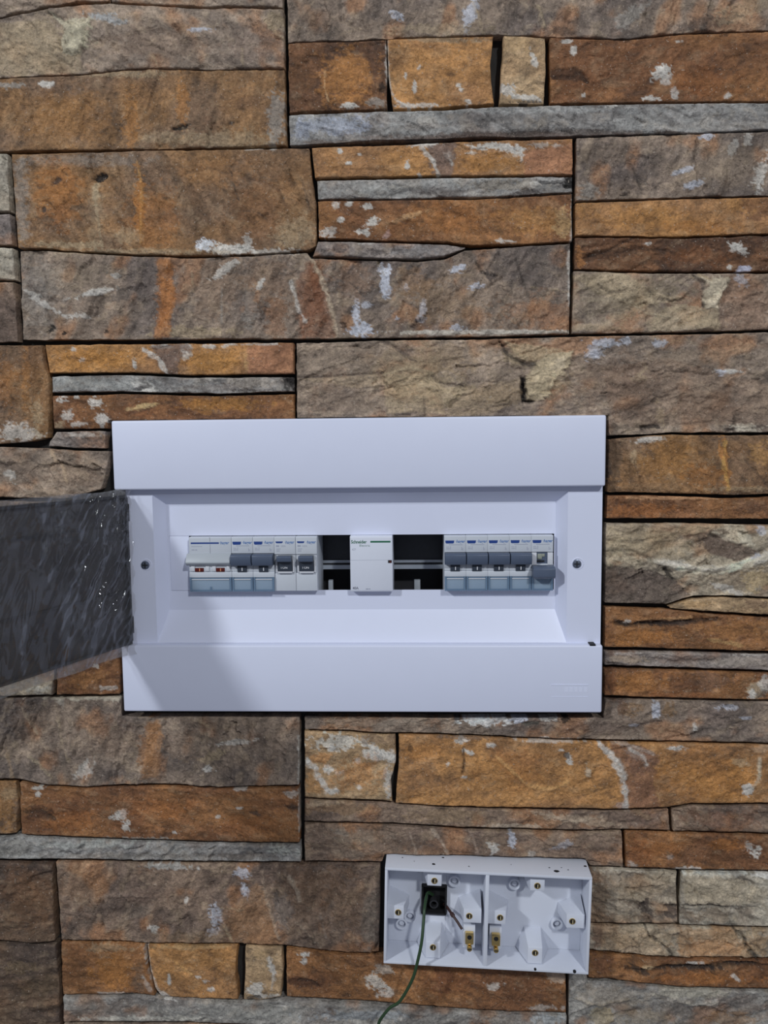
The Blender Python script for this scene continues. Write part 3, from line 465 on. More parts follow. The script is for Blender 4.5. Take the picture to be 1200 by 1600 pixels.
 (398,1545,13,10,0,W_,.75,.3),(415,1556,24,5,0,W_,.75,.2),(424,1510,5,18,-15,W_,.75,.2),(402,1490,14,8,0,(180,150,110),.5,0),(395,1560,10,3,0,D_,.8,-.8),
 (478,1537,26,8,12,(84,56,40),.8,-.5),(474,1493,10,4,0,W_,.85,.2),(475,1503,4,6,0,W_,.8,.2),(590,1536,16,11,30,(196,186,172),.85,.3),(600,1550,14,8,0,W_,.6,.2),(700,1530,60,22,0,(136,84,50),.5,0),(770,1540,14,6,0,W_,.6,.2),(870,1528,16,10,40,(180,160,140),.7,.2),(640,1540,20,30,-20,(170,120,76),.5,.2),(600,1515,12,10,0,(190,180,166),.6,.2),(850,1575,30,4,0,W_,.5,.1),(690,1525,16,28,0,(110,70,50),.5,0),
 (350,1585,130,10,0,(160,158,150),.6,.3),(150,1575,60,14,0,(112,98,86),.6,0),(560,1588,80,8,0,(150,154,156),.6,.2),(230,1592,90,4,0,(196,190,176),.7,.2),(860,1595,26,10,0,(176,180,180),.6,.2),(720,1596,60,8,0,(130,126,120),.5,0),
 (40,1400,40,50,0,(110,76,48),.5,0),(60,1540,40,20,0,(92,78,58),.5,0),(30,1510,30,10,0,(108,90,66),.5,0),(70,1575,26,6,0,BL,.5,-.6),
 # lowest right
 (935,1400,14,44,0,(112,92,72),.7,0),(1000,1385,50,24,0,(158,136,110),.6,.3),(990,1412,26,5,10,(88,72,60),.6,-.6),(1012,1425,8,20,-20,(76,66,60),.85,-1),(985,1360,50,4,0,(190,180,162),.6,.2),(975,1435,40,7,0,(140,116,92),.5,.1),(1050,1425,12,14,-30,(80,70,64),.8,-.5),
 (1120,1365,60,5,0,(196,196,186),.8,.3),(1110,1395,50,20,0,(168,152,128),.6,.3),(1160,1372,26,6,35,(108,96,84),.6,-.5),(1165,1430,20,10,25,(112,98,84),.6,-.4),(1190,1368,20,4,0,W_,.8,.2),(1075,1433,20,9,30,(110,96,82),.7,-.3),(1110,1430,40,10,0,(138,120,100),.6,.1),(1185,1400,20,14,0,(164,148,124),.5,.2),
 (935,1465,14,18,0,(116,88,68),.7,0),(975,1470,26,14,0,(172,144,112),.6,.2),(1040,1465,34,12,10,(168,146,118),.6,.2),(1110,1482,56,14,0,(176,120,72),.7,0),(1185,1475,22,20,0,(172,140,104),.6,.3),(1140,1460,40,6,0,(166,148,120),.5,.1),
 (1080,1513,54,5,0,(66,56,50),.9,-1.8),(1155,1506,28,3,0,(62,50,44),.9,-1.5),(1000,1517,16,5,25,(70,58,50),.85,-1.4),(1085,1505,14,3,0,W_,.8,.4),(1012,1513,8,4,0,(200,170,130),.8,.6),(940,1508,20,16,0,(126,88,66),.6,0),(1100,1530,70,8,0,(164,104,52),.5,0),(960,1525,34,4,0,(180,130,90),.5,.2),(1150,1528,10,3,40,W_,.7,.2),
 (960,1560,60,18,10,(146,130,110),.5,.5),(1160,1565,50,24,0,(90,80,74),.65,0),(1080,1550,60,8,0,(176,168,150),.65,.4),(1000,1590,60,10,0,(140,124,100),.4,.3),(940,1590,20,14,0,(156,138,104),.5,.2),(1150,1595,40,12,0,(140,104,66),.5,0),(1060,1580,30,10,20,(108,98,88),.5,-.3),
 (0,1072,36,8,0,W_,.5,.2),(60,1078,24,7,0,(190,184,170),.7,.2),(140,1060,40,12,-20,(170,120,72),.5,.2),(150,1040,5,4,0,W_,.7,.1),(165,1075,14,4,0,W_,.5,.1),(110,1035,24,6,-30,D_,.5,-.5),
]
# strokes: points, half width px, colour, strength, relief mm (negative: crack, positive: sharp rib)
LN = [
 ([(893.5,304),(893,378)],1.6,W_,.85,.1),([(889.5,392),(889,478)],1.6,W_,.85,.1),([(383,233),(430,232)],1.6,W_,.95,.1),([(467,1150),(466,1226)],1.6,W_,.7,.1),([(467,1234),(467,1300)],1.6,W_,.6,.1),([(352,538),(432,537)],1.6,W_,.95,.1),
 ([(240,88),(246,104)],2,BE,.8,.4),([(378,76),(380,102)],2,BE,.7,.3),([(0,55),(20,70),(60,72)],2,D_,.3,-.7),([(130,95),(126,112)],2,D_,.5,-.8),([(75,18),(100,32),(112,40)],2,D_,.6,-1),([(420,40),(444,62)],2,BE,.6,.4),
 ([(530,0),(534,30),(560,45)],2,D_,.5,-.9),([(740,5),(752,38)],3,BE,.6,.7),([(840,10),(850,40)],3,BE,.6,.7),([(610,0),(625,30)],2,D_,.4,-.6),([(880,30),(930,45)],2,D_,.4,-.6),
 ([(508,112),(507,138),(514,162)],1.6,(196,160,118),.8,.3),([(604,64),(605,108),(609,140),(620,158),(640,168)],2.2,W_,.85,.2),
 ([(864,119),(895,120),(905,112),(918,128)],2.5,(60,42,30),.85,-1.2),([(985,174),(992,182),(1006,192)],1.6,D_,.8,-.8),([(905,168),(915,176),(940,176)],1.2,D_,.5,-.5),([(600,188),(700,196),(800,186)],1.5,(120,112,106),.5,-.5),
 ([(360,268),(366,295),(372,312)],1.6,D_,.7,-.7),([(372,327),(400,331),(415,340)],1.5,D_,.6,-.7),([(380,278),(410,282),(438,300),(448,325)],1.6,(84,60,44),.6,-.6),([(474,285),(484,330)],1.5,D_,.6,-.6),([(215,255),(222,300),(220,380)],2,(196,146,84),.6,.5),([(148,300),(155,345),(160,390)],1.6,BE,.7,.4),([(290,270),(330,262),(355,272)],1.5,D_,.4,-.5),
 ([(487,405),(500,430),(512,462),(522,500),(526,526)],3.2,(188,168,142),.85,1.3),([(482,415),(494,450),(506,500)],5,(116,70,44),.5,-1.0),([(455,440),(468,488),(478,503)],2.2,W_,.8,.7),([(545,440),(570,462)],1.5,D_,.6,-.7),([(740,405),(756,428),(776,432)],1.8,BL,.7,-.9),([(806,405),(815,430),(826,462)],1.8,BL,.65,-.8),([(766,450),(785,475),(830,490)],1.6,D_,.4,-.6),([(795,510),(800,522)],1.3,D_,.6,-.6),([(628,520),(720,521),(891,519)],2.2,(206,198,182),.8,.2),([(830,448),(890,456)],1.2,BE,.6,.3),([(66,425),(75,450)],1.8,D_,.6,-.8),([(40,440),(60,462),(88,470)],2.4,D_,.5,-.9),([(230,470),(248,462),(252,480)],1.5,D_,.5,-.6),([(300,425),(302,455)],1.3,BE,.6,.3),([(346,450),(348,505)],1.8,GR,.6,.4),([(590,408),(600,430)],2,BE,.6,.4),
 ([(660,232),(676,250),(684,276)],3.2,W_,.92,.4),([(700,243),(707,257)],2,W_,.7,.3),([(540,288),(560,304)],1.2,D_,.4,-.5),([(660,302),(720,300),(760,292)],1.4,D_,.5,-.6),([(615,350),(625,346),(648,352)],1.4,D_,.6,-.7),([(800,330),(860,350)],1.2,(120,84,50),.4,-.4),
 ([(985,258),(996,275),(1004,296)],1.8,BL,.7,-.9),([(1028,215),(1032,224)],1.4,D_,.6,-.5),([(915,402),(950,392),(975,378),(990,372)],2,BL,.8,-1.2),([(960,396),(1000,388),(1040,392)],1.6,BL,.6,-.9),([(1080,378),(1100,372)],1.4,D_,.5,-.6),
 ([(935,445),(950,458),(975,455)],1.8,D_,.7,-1),([(1016,455),(1024,466),(1050,470),(1070,466)],1.8,D_,.7,-1),([(1082,430),(1100,442),(1098,450)],2,D_,.75,-1.2),([(1010,495),(1008,510)],1.6,D_,.6,-.8),([(920,470),(980,468),(1010,490),(1060,500)],2,(176,160,134),.5,.7),([(900,455),(935,440),(985,430)],2,BE,.4,.7),([(1124,455),(1120,500)],1.6,BE,.5,.5),([(1065,445),(1085,432)],1.4,D_,.5,-.6),
 ([(225,547),(248,560),(262,586)],3.2,W_,.92,.4),([(284,548),(300,555)],2,W_,.6,.2),([(200,640),(240,632)],2,(200,170,120),.6,.3),([(205,645),(232,640)],1.5,D_,.6,-.6),
 ([(80,706),(95,728),(104,752)],2.6,(186,160,130),.8,.9),([(140,695),(172,706)],1.5,D_,.6,-.6),([(110,720),(165,755)],1.6,D_,.5,-.7),
 ([(462,590),(520,588),(570,584),(600,583)],1.5,D_,.7,-.9),([(600,533),(625,548),(650,566)],2.2,D_,.65,-1.1),([(780,532),(790,550),(806,562),(822,570),(836,570)],2.8,BL,.85,-1.8),([(792,545),(794,572)],1.5,D_,.6,-.8),([(674,584),(684,598),(735,606)],1.9,D_,.75,-1.1),([(600,585),(640,575),(676,584)],2,(176,158,128),.6,.8),([(735,607),(780,604),(815,590)],1.6,D_,.4,-.7),([(690,612),(740,605)],3,(176,156,124),.6,.8),([(662,620),(664,648)],1.4,D_,.6,-.6),([(952,668),(1010,667),(1040,660)],2,D_,.5,-.9),([(1040,664),(1130,660)],1.6,D_,.3,-.7),([(1000,585),(1010,575),(1005,568)],1.8,BE,.6,.5),([(1130,672),(1200,668)],1.5,D_,.6,-.8),
 ([(1135,690),(1130,720),(1138,764)],2.4,(206,160,88),.7,.5),([(992,720),(996,740)],1.6,D_,.6,-.8),([(965,783),(985,792),(1002,806)],1.6,(92,60,40),.8,-.9),([(1165,720),(1200,760)],1.6,D_,.5,-.7),([(948,768),(1005,766),(1060,772)],1.8,D_,.5,-.8),([(1145,772),(1200,768)],2,D_,.6,-.8),
 ([(945,862),(985,860),(1010,870),(1030,884)],2,BL,.5,-1),([(1024,876),(1060,884),(1100,890),(1140,888)],2.8,(210,200,184),.75,.9),([(1060,842),(1100,834),(1120,840)],2,D_,.5,-.9),([(1115,830),(1150,848),(1170,846)],2.2,(200,188,164),.7,.9),([(1180,880),(1200,874)],2,W_,.6,.4),([(1040,890),(1050,905),(1080,915)],2.2,BL,.6,-1),([(950,845),(990,848),(1030,838)],1.6,D_,.4,-.8),
 ([(962,974),(978,978),(1000,974),(1040,976),(1080,970),(1125,969)],2.6,BL,.85,-1.8),([(1000,1026),(1060,1034),(1120,1030)],1.4,D_,.5,-.7),([(960,1022),(1000,1020)],1.5,W_,.5,.3),
 ([(950,1070),(956,1085)],1.5,D_,.6,-.7),([(1095,1138),(1180,1142)],1.3,D_,.4,-.5),
 ([(480,1190),(492,1202),(504,1225),(515,1238),(526,1236)],4,(208,204,196),.92,.3),([(476,1178),(510,1186),(540,1196)],1.4,(100,78,58),.6,-.6),([(612,1175),(620,1192)],3,W_,.7,.2),
 ([(938,1164),(955,1180),(968,1200),(976,1230),(978,1263)],4.5,(208,204,196),.92,.4),([(965,1190),(972,1210)],6,W_,.6,.3),([(724,1170),(725,1190),(724,1208)],1.7,BL,.95,-1.4),([(774,1180),(796,1200),(820,1224),(850,1233),(870,1230),(888,1221)],2.2,(206,160,104),.75,.6),([(985,1172),(1005,1182),(1010,1195)],2.6,W_,.7,.3),([(1188,1185),(1186,1215),(1176,1230)],2,(204,190,166),.7,.3),([(950,1158),(990,1166),(1020,1178)],2.5,(190,180,170),.5,.2),([(870,1262),(900,1232),(950,1228)],1.6,(200,150,96),.4,.3),
 ([(845,1272),(900,1284),(940,1276)],1.8,(190,172,148),.5,.6),([(690,1268),(720,1280)],1.5,D_,.4,-.5),([(940,1270),(985,1292)],1.6,D_,.5,-.7),
 ([(676,1296),(692,1318),(702,1340)],2.2,(178,160,142),.7,.8),([(640,1302),(652,1335)],2,(170,152,134),.6,.7),([(735,1296),(747,1336)],2.2,(170,148,130),.6,.7),([(772,1318),(768,1336)],1.6,W_,.7,.2),([(556,1300),(600,1298)],1.4,D_,.4,-.5),([(590,1345),(597,1338)],2,D_,.6,-.6),
 ([(35,1108),(48,1128),(58,1146)],2.2,(172,152,128),.7,.8),([(90,1120),(98,1170),(108,1190)],2.2,(170,150,124),.65,.8),([(10,1165),(20,1215)],2.2,(170,144,112),.6,.7),([(48,1182),(80,1215)],2.4,(170,152,124),.6,.9),([(120,1122),(150,1140)],1.5,D_,.5,-.7),([(256,1125),(258,1150),(262,1165)],1.5,D_,.5,-.7),([(300,1150),(340,1162),(380,1158)],1.8,D_,.4,-.8),([(430,1160),(445,1175),(468,1180)],1.8,BL,.5,-.9),([(440,1175),(448,1198)],1.6,D_,.5,-.7),([(310,1125),(330,1140)],2,BE,.5,.5),([(384,1125),(388,1150)],1.5,D_,.4,-.6),
 ([(38,1270),(64,1268),(84,1282)],2.2,BL,.7,-1),([(215,1265),(250,1290)],2,(184,140,100),.5,.3),
 ([(410,1360),(413,1395),(422,1425),(436,1466)],2.2,(172,150,128),.75,.9),([(452,1370),(465,1390),(468,1405)],2.6,(176,160,140),.7,.8),([(465,1440),(500,1480)],2.2,(164,146,126),.5,.8),([(350,1445),(362,1472)],2.2,BE,.6,.6),([(160,1420),(162,1445)],1.5,BL,.6,-.8),([(150,1402),(200,1398),(230,1400)],2,(150,130,114),.5,.6),([(96,1425),(150,1430)],1.8,(140,118,104),.4,.5),([(500,1430),(510,1465)],1.6,GR,.4,.5),([(345,1418),(380,1420)],1.6,BE,.5,.4),
 ([(228,1476),(231,1500),(237,1525),(246,1548),(262,1558)],2.8,W_,.85,.3),([(222,1528),(234,1545)],3,W_,.6,.2),([(275,1503),(300,1522)],1.4,(204,160,100),.5,.3),([(420,1497),(428,1520),(424,1545)],2,W_,.6,.2),
 ([(462,1532),(486,1534),(496,1542)],2,BL,.75,-1),([(630,1520),(655,1560)],2.4,(176,136,100),.5,.3),
 ([(1040,1417),(1062,1416),(1100,1414),(1138,1419)],1.8,BL,.85,-1.6),([(1008,1448),(1013,1461),(1030,1472),(1044,1484),(1053,1497)],1.8,BL,.85,-1.5),([(1029,1450),(1031,1460)],1.3,D_,.6,-.7),([(985,1462),(998,1475),(1000,1490)],1.4,D_,.6,-.7),([(1146,1450),(1160,1462),(1168,1480),(1184,1499)],3,BL,.9,-2),([(1058,1455),(1080,1480),(1090,1490)],1.5,D_,.4,-.8),([(1170,1475),(1200,1490)],1.6,D_,.6,-.8),([(982,1516),(1003,1523),(1013,1515),(1060,1513),(1100,1516),(1140,1506),(1182,1508)],2.6,BL,.85,-1.8),([(985,1410),(1005,1416),(1015,1440)],2,BL,.6,-1.2),([(920,1430),(945,1437)],2,BL,.6,-1),([(950,1530),(978,1527)],1.8,BL,.6,-1),([(1150,1372),(1175,1378),(1185,1390)],2,BL,.5,-1),([(1095,1438),(1120,1446)],2,BL,.6,-1),([(1160,1428),(1185,1440)],2,BL,.5,-1),
 ([(1040,1555),(1080,1570),(1120,1566)],2,(184,174,156),.5,1.2),([(900,1560),(940,1570),(980,1560)],2,BE,.4,1.2),([(1090,1575),(1150,1590),(1200,1586)],2.4,BL,.4,-1.2),([(940,1590),(1000,1580)],2,BL,.35,-1),
]
# clean-edged areas: outline, colour, strength, relief mm (flakes, spalls and colour fields with a clear border)
FL = [
 ([(-30,36),(76,30),(97,60),(99,84),(126,84),(128,112),(0,119),(-30,119)],(156,138,112),.6,.4),
 ([(76,18),(100,30),(118,28),(148,30),(134,46),(128,82),(112,86),(99,84),(97,62),(104,48)],(176,166,142),.85,1.6),
 ([(892,430),(970,425),(1016,456),(1070,468),(1000,482),(930,458)],(164,146,118),.55,.7),([(1122,480),(1122,516),(1010,518),(1020,492),(1062,474),(1102,484)],(168,150,122),.6,.6),
 ([(1082,428),(1112,441),(1140,432),(1143,440),(1128,456),(1122,481),(1102,484),(1099,460),(1110,447)],(184,170,146),.9,1.8),
 ([(1142,428),(1200,426),(1200,516),(1124,518),(1128,460)],(126,100,82),.45,0),
 ([(464,592),(570,586),(612,540),(652,568),(690,612),(640,600),(560,606)],(152,132,106),.45,.7),([(600,586),(676,586),(690,606),(735,609),(690,646),(604,646)],(170,150,120),.55,1.0),
 ([(735,608),(814,590),(815,628),(760,648),(694,648)],(146,126,100),.45,.6),([(786,533),(880,547),(852,556),(836,567),(812,559)],(166,146,116),.7,1.1),
 ([(822,588),(852,556),(897,546),(889,575),(868,592),(858,618),(848,627),(822,625)],(182,164,134),.9,2.0),([(814,590),(822,588),(822,626),(834,630),(816,630)],(30,26,24),.95,-2.0),
 ([(940,575),(1040,560),(1200,600),(1200,664),(960,664)],(120,97,79),.4,0),
 ([(860,108),(898,104),(912,112),(923,131),(905,124),(862,125)],(70,48,34),.85,-1.0),
 ([(664,227),(700,225),(714,240),(704,277),(688,277),(678,252)],(112,92,80),.8,-.5),([(820,238),(897,222),(897,275),(820,276)],(152,108,80),.8,0),
 ([(232,540),(292,536),(300,548),(281,560),(277,587),(266,587),(250,560)],(112,92,80),.8,-.5),([(386,540),(461,535),(461,586),(386,586)],(152,108,80),.8,0),
 ([(884,278),(898,275),(898,302)],(34,30,28),.9,-1.5),([(444,590),(462,588),(462,614)],(34,30,28),.9,-1.2),
 ([(952,1161),(1000,1164),(1030,1180),(1020,1210),(1030,1263),(984,1263),(976,1215)],(124,90,68),.8,-.5),
 ([(600,217),(690,211),(830,205),(900,209),(1000,206),(1000,212),(600,223)],(88,74,66),.8,-.8),
 ([(1000,872),(1060,884),(1130,884),(1200,864),(1200,880),(1120,899),(1060,893)],(204,192,168),.8,1.0),([(944,882),(1020,892),(1060,910),(1080,931),(1040,945),(944,944)],(94,81,72),.8,-.6),
 ([(1098,842),(1130,836),(1184,862),(1160,876),(1110,866)],(106,90,78),.8,-.6),([(946,820),(1000,818),(1060,836),(1030,860),(946,856)],(150,132,106),.5,.4),
 ([(400,1376),(413,1396),(424,1426),(440,1478),(372,1474),(352,1440)],(138,104,74),.5,.2),([(230,1130),(250,1128),(254,1160),(246,1214),(222,1216)],(146,106,70),.55,.2),
 ([(246,404),(268,406),(272,470),(266,528),(240,528),(252,470)],(160,106,60),.6,.3),([(488,406),(522,500),(524,528),(470,528),(462,440)],(128,84,58),.45,-.3),
 ([(1067,1364),(1140,1365),(1185,1390),(1170,1415),(1070,1412)],(176,160,134),.5,.7),([(940,1448),(1006,1449),(1050,1497),(1000,1492),(940,1486)],(164,138,108),.5,.3),([(1060,1450),(1146,1452),(1180,1498),(1062,1497)],(168,128,88),.5,.5),
]
ALB = 1.40                                   # surveyed colour -> albedo
def resample(pts, n):
    p = np.array(pts, float); d = np.r_[0, np.cumsum(np.hypot(*np.diff(p, axis=0).T))]
    t = np.linspace(0, d[-1], n); return np.stack([np.interp(t, d, p[:, 0]), np.interp(t, d, p[:, 1])], -1)

wall = None
def make_stone(i, tone, h, top, bot, lm, rm, res=1.05, marks=True, gap=1.25):
    (c1, c2, rel) = TONE[tone]; rs = np.random.RandomState(1000 + i)
    wid = max(top[-1][0] - top[0][0], bot[-1][0] - bot[0][0]) * 0.52; hei = max(abs(bot[0][1] - top[0][1]), abs(bot[-1][1] - top[-1][1]), 12) * 0.54
    nu = int(max(6, wid / res)) + 1; nv = int(max(4, hei / res)) + 1
    T = resample(top, nu); B = resample(bot, nu); Lf = resample([top[0]] + lm + [bot[0]], nv); Rt = resample([top[-1]] + rm + [bot[-1]], nv)
    sd = int(rs.randint(1, 9999))
    def wob(a, k):                           # chipped, slightly uneven arrises
        t = np.arange(len(a)) * res; return 1.1 * fbm(t / 9.0, np.full(len(a), 3.3 * k), sd + k, 3)
    T[:, 1] += gap + wob(T, 1); B[:, 1] -= gap - wob(B, 2); T[0] = T[0]; Lf[:, 0] += gap * .8 + wob(Lf, 3); Rt[:, 0] -= gap * .8 - wob(Rt, 4)
    c00 = (T[0] + Lf[0]) / 2; c10 = (T[-1] + Rt[0]) / 2; c01 = (B[0] + Lf[-1]) / 2; c11 = (B[-1] + Rt[-1]) / 2
    c00 = np.array([Lf[0, 0], T[0, 1]]); c10 = np.array([Rt[0, 0], T[-1, 1]]); c01 = np.array([Lf[-1, 0], B[0, 1]]); c11 = np.array([Rt[-1, 0], B[-1, 1]])
    T[0], T[-1], B[0], B[-1], Lf[0], Rt[0], Lf[-1], Rt[-1] = c00, c10, c01, c11, c00, c10, c01, c11
    u = np.linspace(0, 1, nu)[None, :, None]; v = np.linspace(0, 1, nv)[:, None, None]
    Pg = (1 - v) * T[None] + v * B[None] + (1 - u) * Lf[:, None] + u * Rt[:, None] - ((1 - u) * (1 - v) * c00 + u * (1 - v) * c10 + (1 - u) * v * c01 + u * v * c11)
    px, py = Pg[..., 0], Pg[..., 1]
    X = on_plane(px, py, -h / 1000.0)
    x = X[..., 0] * 1000; z = (X[..., 2] - ZC) * 1000
    # relief: broad swell, cleaved terraces along a slanting grain, fine pitting
    a = math.radians(rs.choice([-1, 1]) * rs.uniform(58, 80) if tone in ('ochrebrown', 'tandark', 'brown') and hei > 38 else rs.uniform(-28, 28)); xr = x * math.cos(a) + z * math.sin(a) + sd; zr = -x * math.sin(a) + z * math.cos(a) - sd
    swell = fbm(xr / 60, zr / 34, sd, 3)
    f = fbm(xr / 30, zr / 13, sd + 5, 4) * 3.2 + 4; fr = f - np.floor(f)
    terr = np.floor(f) + sstep(.55, 1.0, fr) - 4
    fine = fbm(x / 5.5, z / 3.6, sd + 9, 3); mid = fbm(xr / 13, zr / 7, sd + 13, 3)
    fc = facets(xr / 34, zr / 15, sd + 40); fc2 = facets(xr / 11, zr / 5.5, sd + 50)
    d = rel * (1.5 * swell + .8 * terr + 1.15 * mid + .62 * fine + 1.8 * fc + .85 * fc2)
    # colour of the cast stone
    m = sstep(-.35, .45, fbm(x / 42, z / 26, sd + 21, 4))[..., None]
    col = lin(c1) * (1 - m) + lin(c2) * m
    st = fbm(xr / 14, zr / 6, sd + 31, 4)[..., None]
    col = col * (1 + .50 * st)
    warm = sstep(.05, .5, fbm(xr / 24, zr / 18, sd + 61, 4))[..., None] * (.55 if tone in ('tan', 'tandark', 'brown', 'beige', 'greybeige', 'greypink') else .15)
    col = col * (1 - warm) + warm * lin((136, 94, 60)) * (1 + .4 * st)
    pal = sstep(.1, .55, fine * .6 + mid * .7)[..., None] * .30
    col = col * (1 - pal) + pal * (lin((176, 154, 124)) * .55 + col * .6)
    dk = sstep(.15, .6, -(mid * .7 + fine * .5))[..., None] * .42
    col = col * (1 - dk) + lin(D_) * dk * .75
    col = col * {'tan': 1.48, 'tandark': 1.45, 'brown': 1.45, 'beige': 1.3, 'pale': 1.2, 'ochre': 1.1, 'paleochre': 1.1, 'greypink': 1.2, 'greybeige': 1.15, 'umber': 1.1}.get(tone, 1.0)
    if marks:
        bx0, bx1, by0, by1 = px.min(), px.max(), py.min(), py.max()
        e1 = fbm(px / 13.0, py / 9.0, 77, 5, .65); e2 = fbm(px / 4.5, py / 3.5, 99, 4, .6)
        for (cx, cy, rx, ry, an, c, s, dh) in PT:
            R_ = max(rx, ry) * 1.4
            if cx + R_ < bx0 or cx - R_ > bx1 or cy + R_ < by0 or cy - R_ > by1: continue
            if not (bx0 - 3 < cx < bx1 + 3 and by0 - 3 < cy < by1 + 3): continue
            ca, sa = math.cos(math.radians(an)), math.sin(math.radians(an))
            dx, dy = px - cx, py - cy; q = np.hypot((dx * ca + dy * sa) / rx, (-dx * sa + dy * ca) / ry)
            big = rx * ry > 700
            mk = sstep(1.18 if big else 1.02, .62 if big else .8, q + (.85 if big else .9) * e1 + .7 * e2)
            if big: mk = mk * (.85 + .35 * e2)
            k = np.clip(mk * s * (.9 if big else 1), 0, 1)[..., None]
            col = col * (1 - k) + lin(c) * k * (1 + .35 * st)
            if dh: d = d + dh * sstep(1.1, .8, q + .35 * e1)
        for (pg, c, s, dh) in FL:
            a_ = np.array(pg, float); cx, cy = a_.mean(0)
            if a_[:, 0].max() < bx0 or a_[:, 0].min() > bx1 or cy < by0 or cy > by1: continue
            q = np.full(px.shape, 1e9); ins = np.zeros(px.shape, bool)
            wx, wy = px + 4.5 * e1 + 2.2 * e2, py + 4.5 * e1 - 2.2 * e2
            for p0, p1 in zip(a_, np.roll(a_, -1, 0)):
                ab = p1 - p0; t = np.clip(((wx - p0[0]) * ab[0] + (wy - p0[1]) * ab[1]) / (ab @ ab), 0, 1)
                q = np.minimum(q, np.hypot(wx - p0[0] - t * ab[0], wy - p0[1] - t * ab[1]))
                ins ^= ((p0[1] > wy) != (p1[1] > wy)) & (wx < ab[0] * (wy - p0[1]) / (ab[1] if abs(ab[1]) > 1e-9 else 1e-9) + p0[0])
            mk = sstep(-1.6, 1.6, np.where(ins, q, -q))
            k = (mk * s)[..., None]; col = col * (1 - k) + lin(c) * k * 1.15 * (1 + .45 * st); d = d + dh * mk
        for (pts, wd, c, s, dh) in LN:
            a_ = np.array(pts, float)
            if a_[:, 0].max() < bx0 or a_[:, 0].min() > bx1 or a_[:, 1].max() < by0 or a_[:, 1].min() > by1: continue
            q = np.full(px.shape, 1e9)
            for p0, p1 in zip(a_[:-1], a_[1:]):
                ab = p1 - p0; t = np.clip(((px - p0[0]) * ab[0] + (py - p0[1]) * ab[1]) / (ab @ ab), 0, 1)
                q = np.minimum(q, np.hypot(px - p0[0] - t * ab[0] + 1.6 * e1, py - p0[1] - t * ab[1] + 1.6 * e2))
            q = q / (.75 + .9 * np.clip(e1 * 1.6 + .35, -.4, 1))
            q = np.where(q < 0, 99, q)
            mk = sstep(wd * 1.35, wd * .6, q) * (.55 + .45 * sstep(-.3, .25, e2)); k = np.clip(mk * s * .9, 0, 1)[..., None]
            col = col * (1 - k) + lin(c) * k; d = d + dh * 1.2 * sstep(wd * 2.2, wd * .3, q)
    # rounded arrises
    uu = np.linspace(0, 1, nu)[None, :]; vv = np.linspace(0, 1, nv)[:, None]
    ed = np.minimum(np.minimum(uu, 1 - uu) * wid, np.minimum(vv, 1 - vv) * hei)
    d = d * sstep(-.6, 2.5, ed) - 1.1 * np.exp(-(ed / .8) ** 2) + h
    y = -d
    n0 = nu * nv
    V = np.stack([x, y, z + 0 * x], -1).reshape(-1, 3)
    idx = np.arange(n0).reshape(nv, nu)
    quads = np.stack([idx[:-1, :-1], idx[1:, :-1], idx[1:, 1:], idx[:-1, 1:]], -1).reshape(-1, 4)
    loop = np.r_[idx[0, :], idx[1:, -1], idx[-1, -2::-1], idx[-2:0:-1, 0]]
    sk = V[loop].copy(); sk[:, 1] = 9.9
    k = len(loop); a0 = np.arange(k); a1 = (a0 + 1) % k
    side = np.stack([loop[a0], loop[a1], n0 + a1, n0 + a0], -1)
    V = np.r_[V, sk] / 1000.0; V[:, 2] += ZC
    Fq = np.r_[quads, side]
    me = bpy.data.meshes.new('stone')
    me.vertices.add(len(V)); me.vertices.foreach_set('co', V.ravel())
    me.loops.add(Fq.size); me.loops.foreach_set('vertex_index', Fq.ravel().astype(np.int32))
    me.polygons.add(len(Fq)); me.polygons.foreach_set('loop_start', np.arange(len(Fq), dtype=np.int32) * 4); me.polygons.foreach_set('loop_total', np.full(len(Fq), 4, np.int32))
    me.polygons.foreach_set('use_smooth', [True] * len(Fq))
    C = col.reshape(-1, 3); C = np.r_[C, C[loop] * .8]
    at = me.attributes.new('stone_colour', 'FLOAT_COLOR', 'POINT')
    at.data.foreach_set('color', np.c_[np.clip(C * ALB, .004, .9), np.ones(len(C))].ravel().astype(np.float32))
    me.update(calc_edges=True); me.validate()
    me.materials.append(M_STONE)
    return link(bpy.data.objects.new('stone', me), wall)

def slab(x0, x1, z0, z1, y0, y1, holes):
    """a slab with rectangular openings"""
    xs = sorted({x0, x1} | {h[k] for h in holes for k in (0, 1)}); zs = sorted({z0, z1} | {h[k] for h in holes for k in (2, 3)})
    mb = MB()
    def solid(i, j):
        if i < 0 or j < 0 or i >= len(xs) - 1 or j >= len(zs) - 1: return False
        cx, cz = (xs[i] + xs[i + 1]) / 2, (zs[j] + zs[j + 1]) / 2
        return not any(h[0] < cx < h[1] and h[2] < cz < h[3] for h in holes)
    for i in range(len(xs) - 1):
        for j in range(len(zs) - 1):
            if not solid(i, j): continue
            a, b, c, e = xs[i], xs[i + 1], zs[j], zs[j + 1]
            mb.poly([(a, y0, c), (b, y0, c), (b, y0, e), (a, y0, e)]); mb.poly([(a, y1, c), (a, y1, e), (b, y1, e), (b, y1, c)])
            if not solid(i - 1, j): mb.poly([(a, y0, c), (a, y0, e), (a, y1, e), (a, y1, c)])
            if not solid(i + 1, j): mb.poly([(b, y0, c), (b, y1, c), (b, y1, e), (b, y0, e)])
            if not solid(i, j - 1): mb.poly([(a, y0, c), (a, y1, c), (b, y1, c), (b, y0, c)])
            if not solid(i, j + 1): mb.poly([(a, y0, e), (b, y0, e), (b, y1, e), (a, y1, e)])
    bmesh.ops.remove_doubles(mb.bm, verts=mb.bm.verts, dist=.01)
    return mb

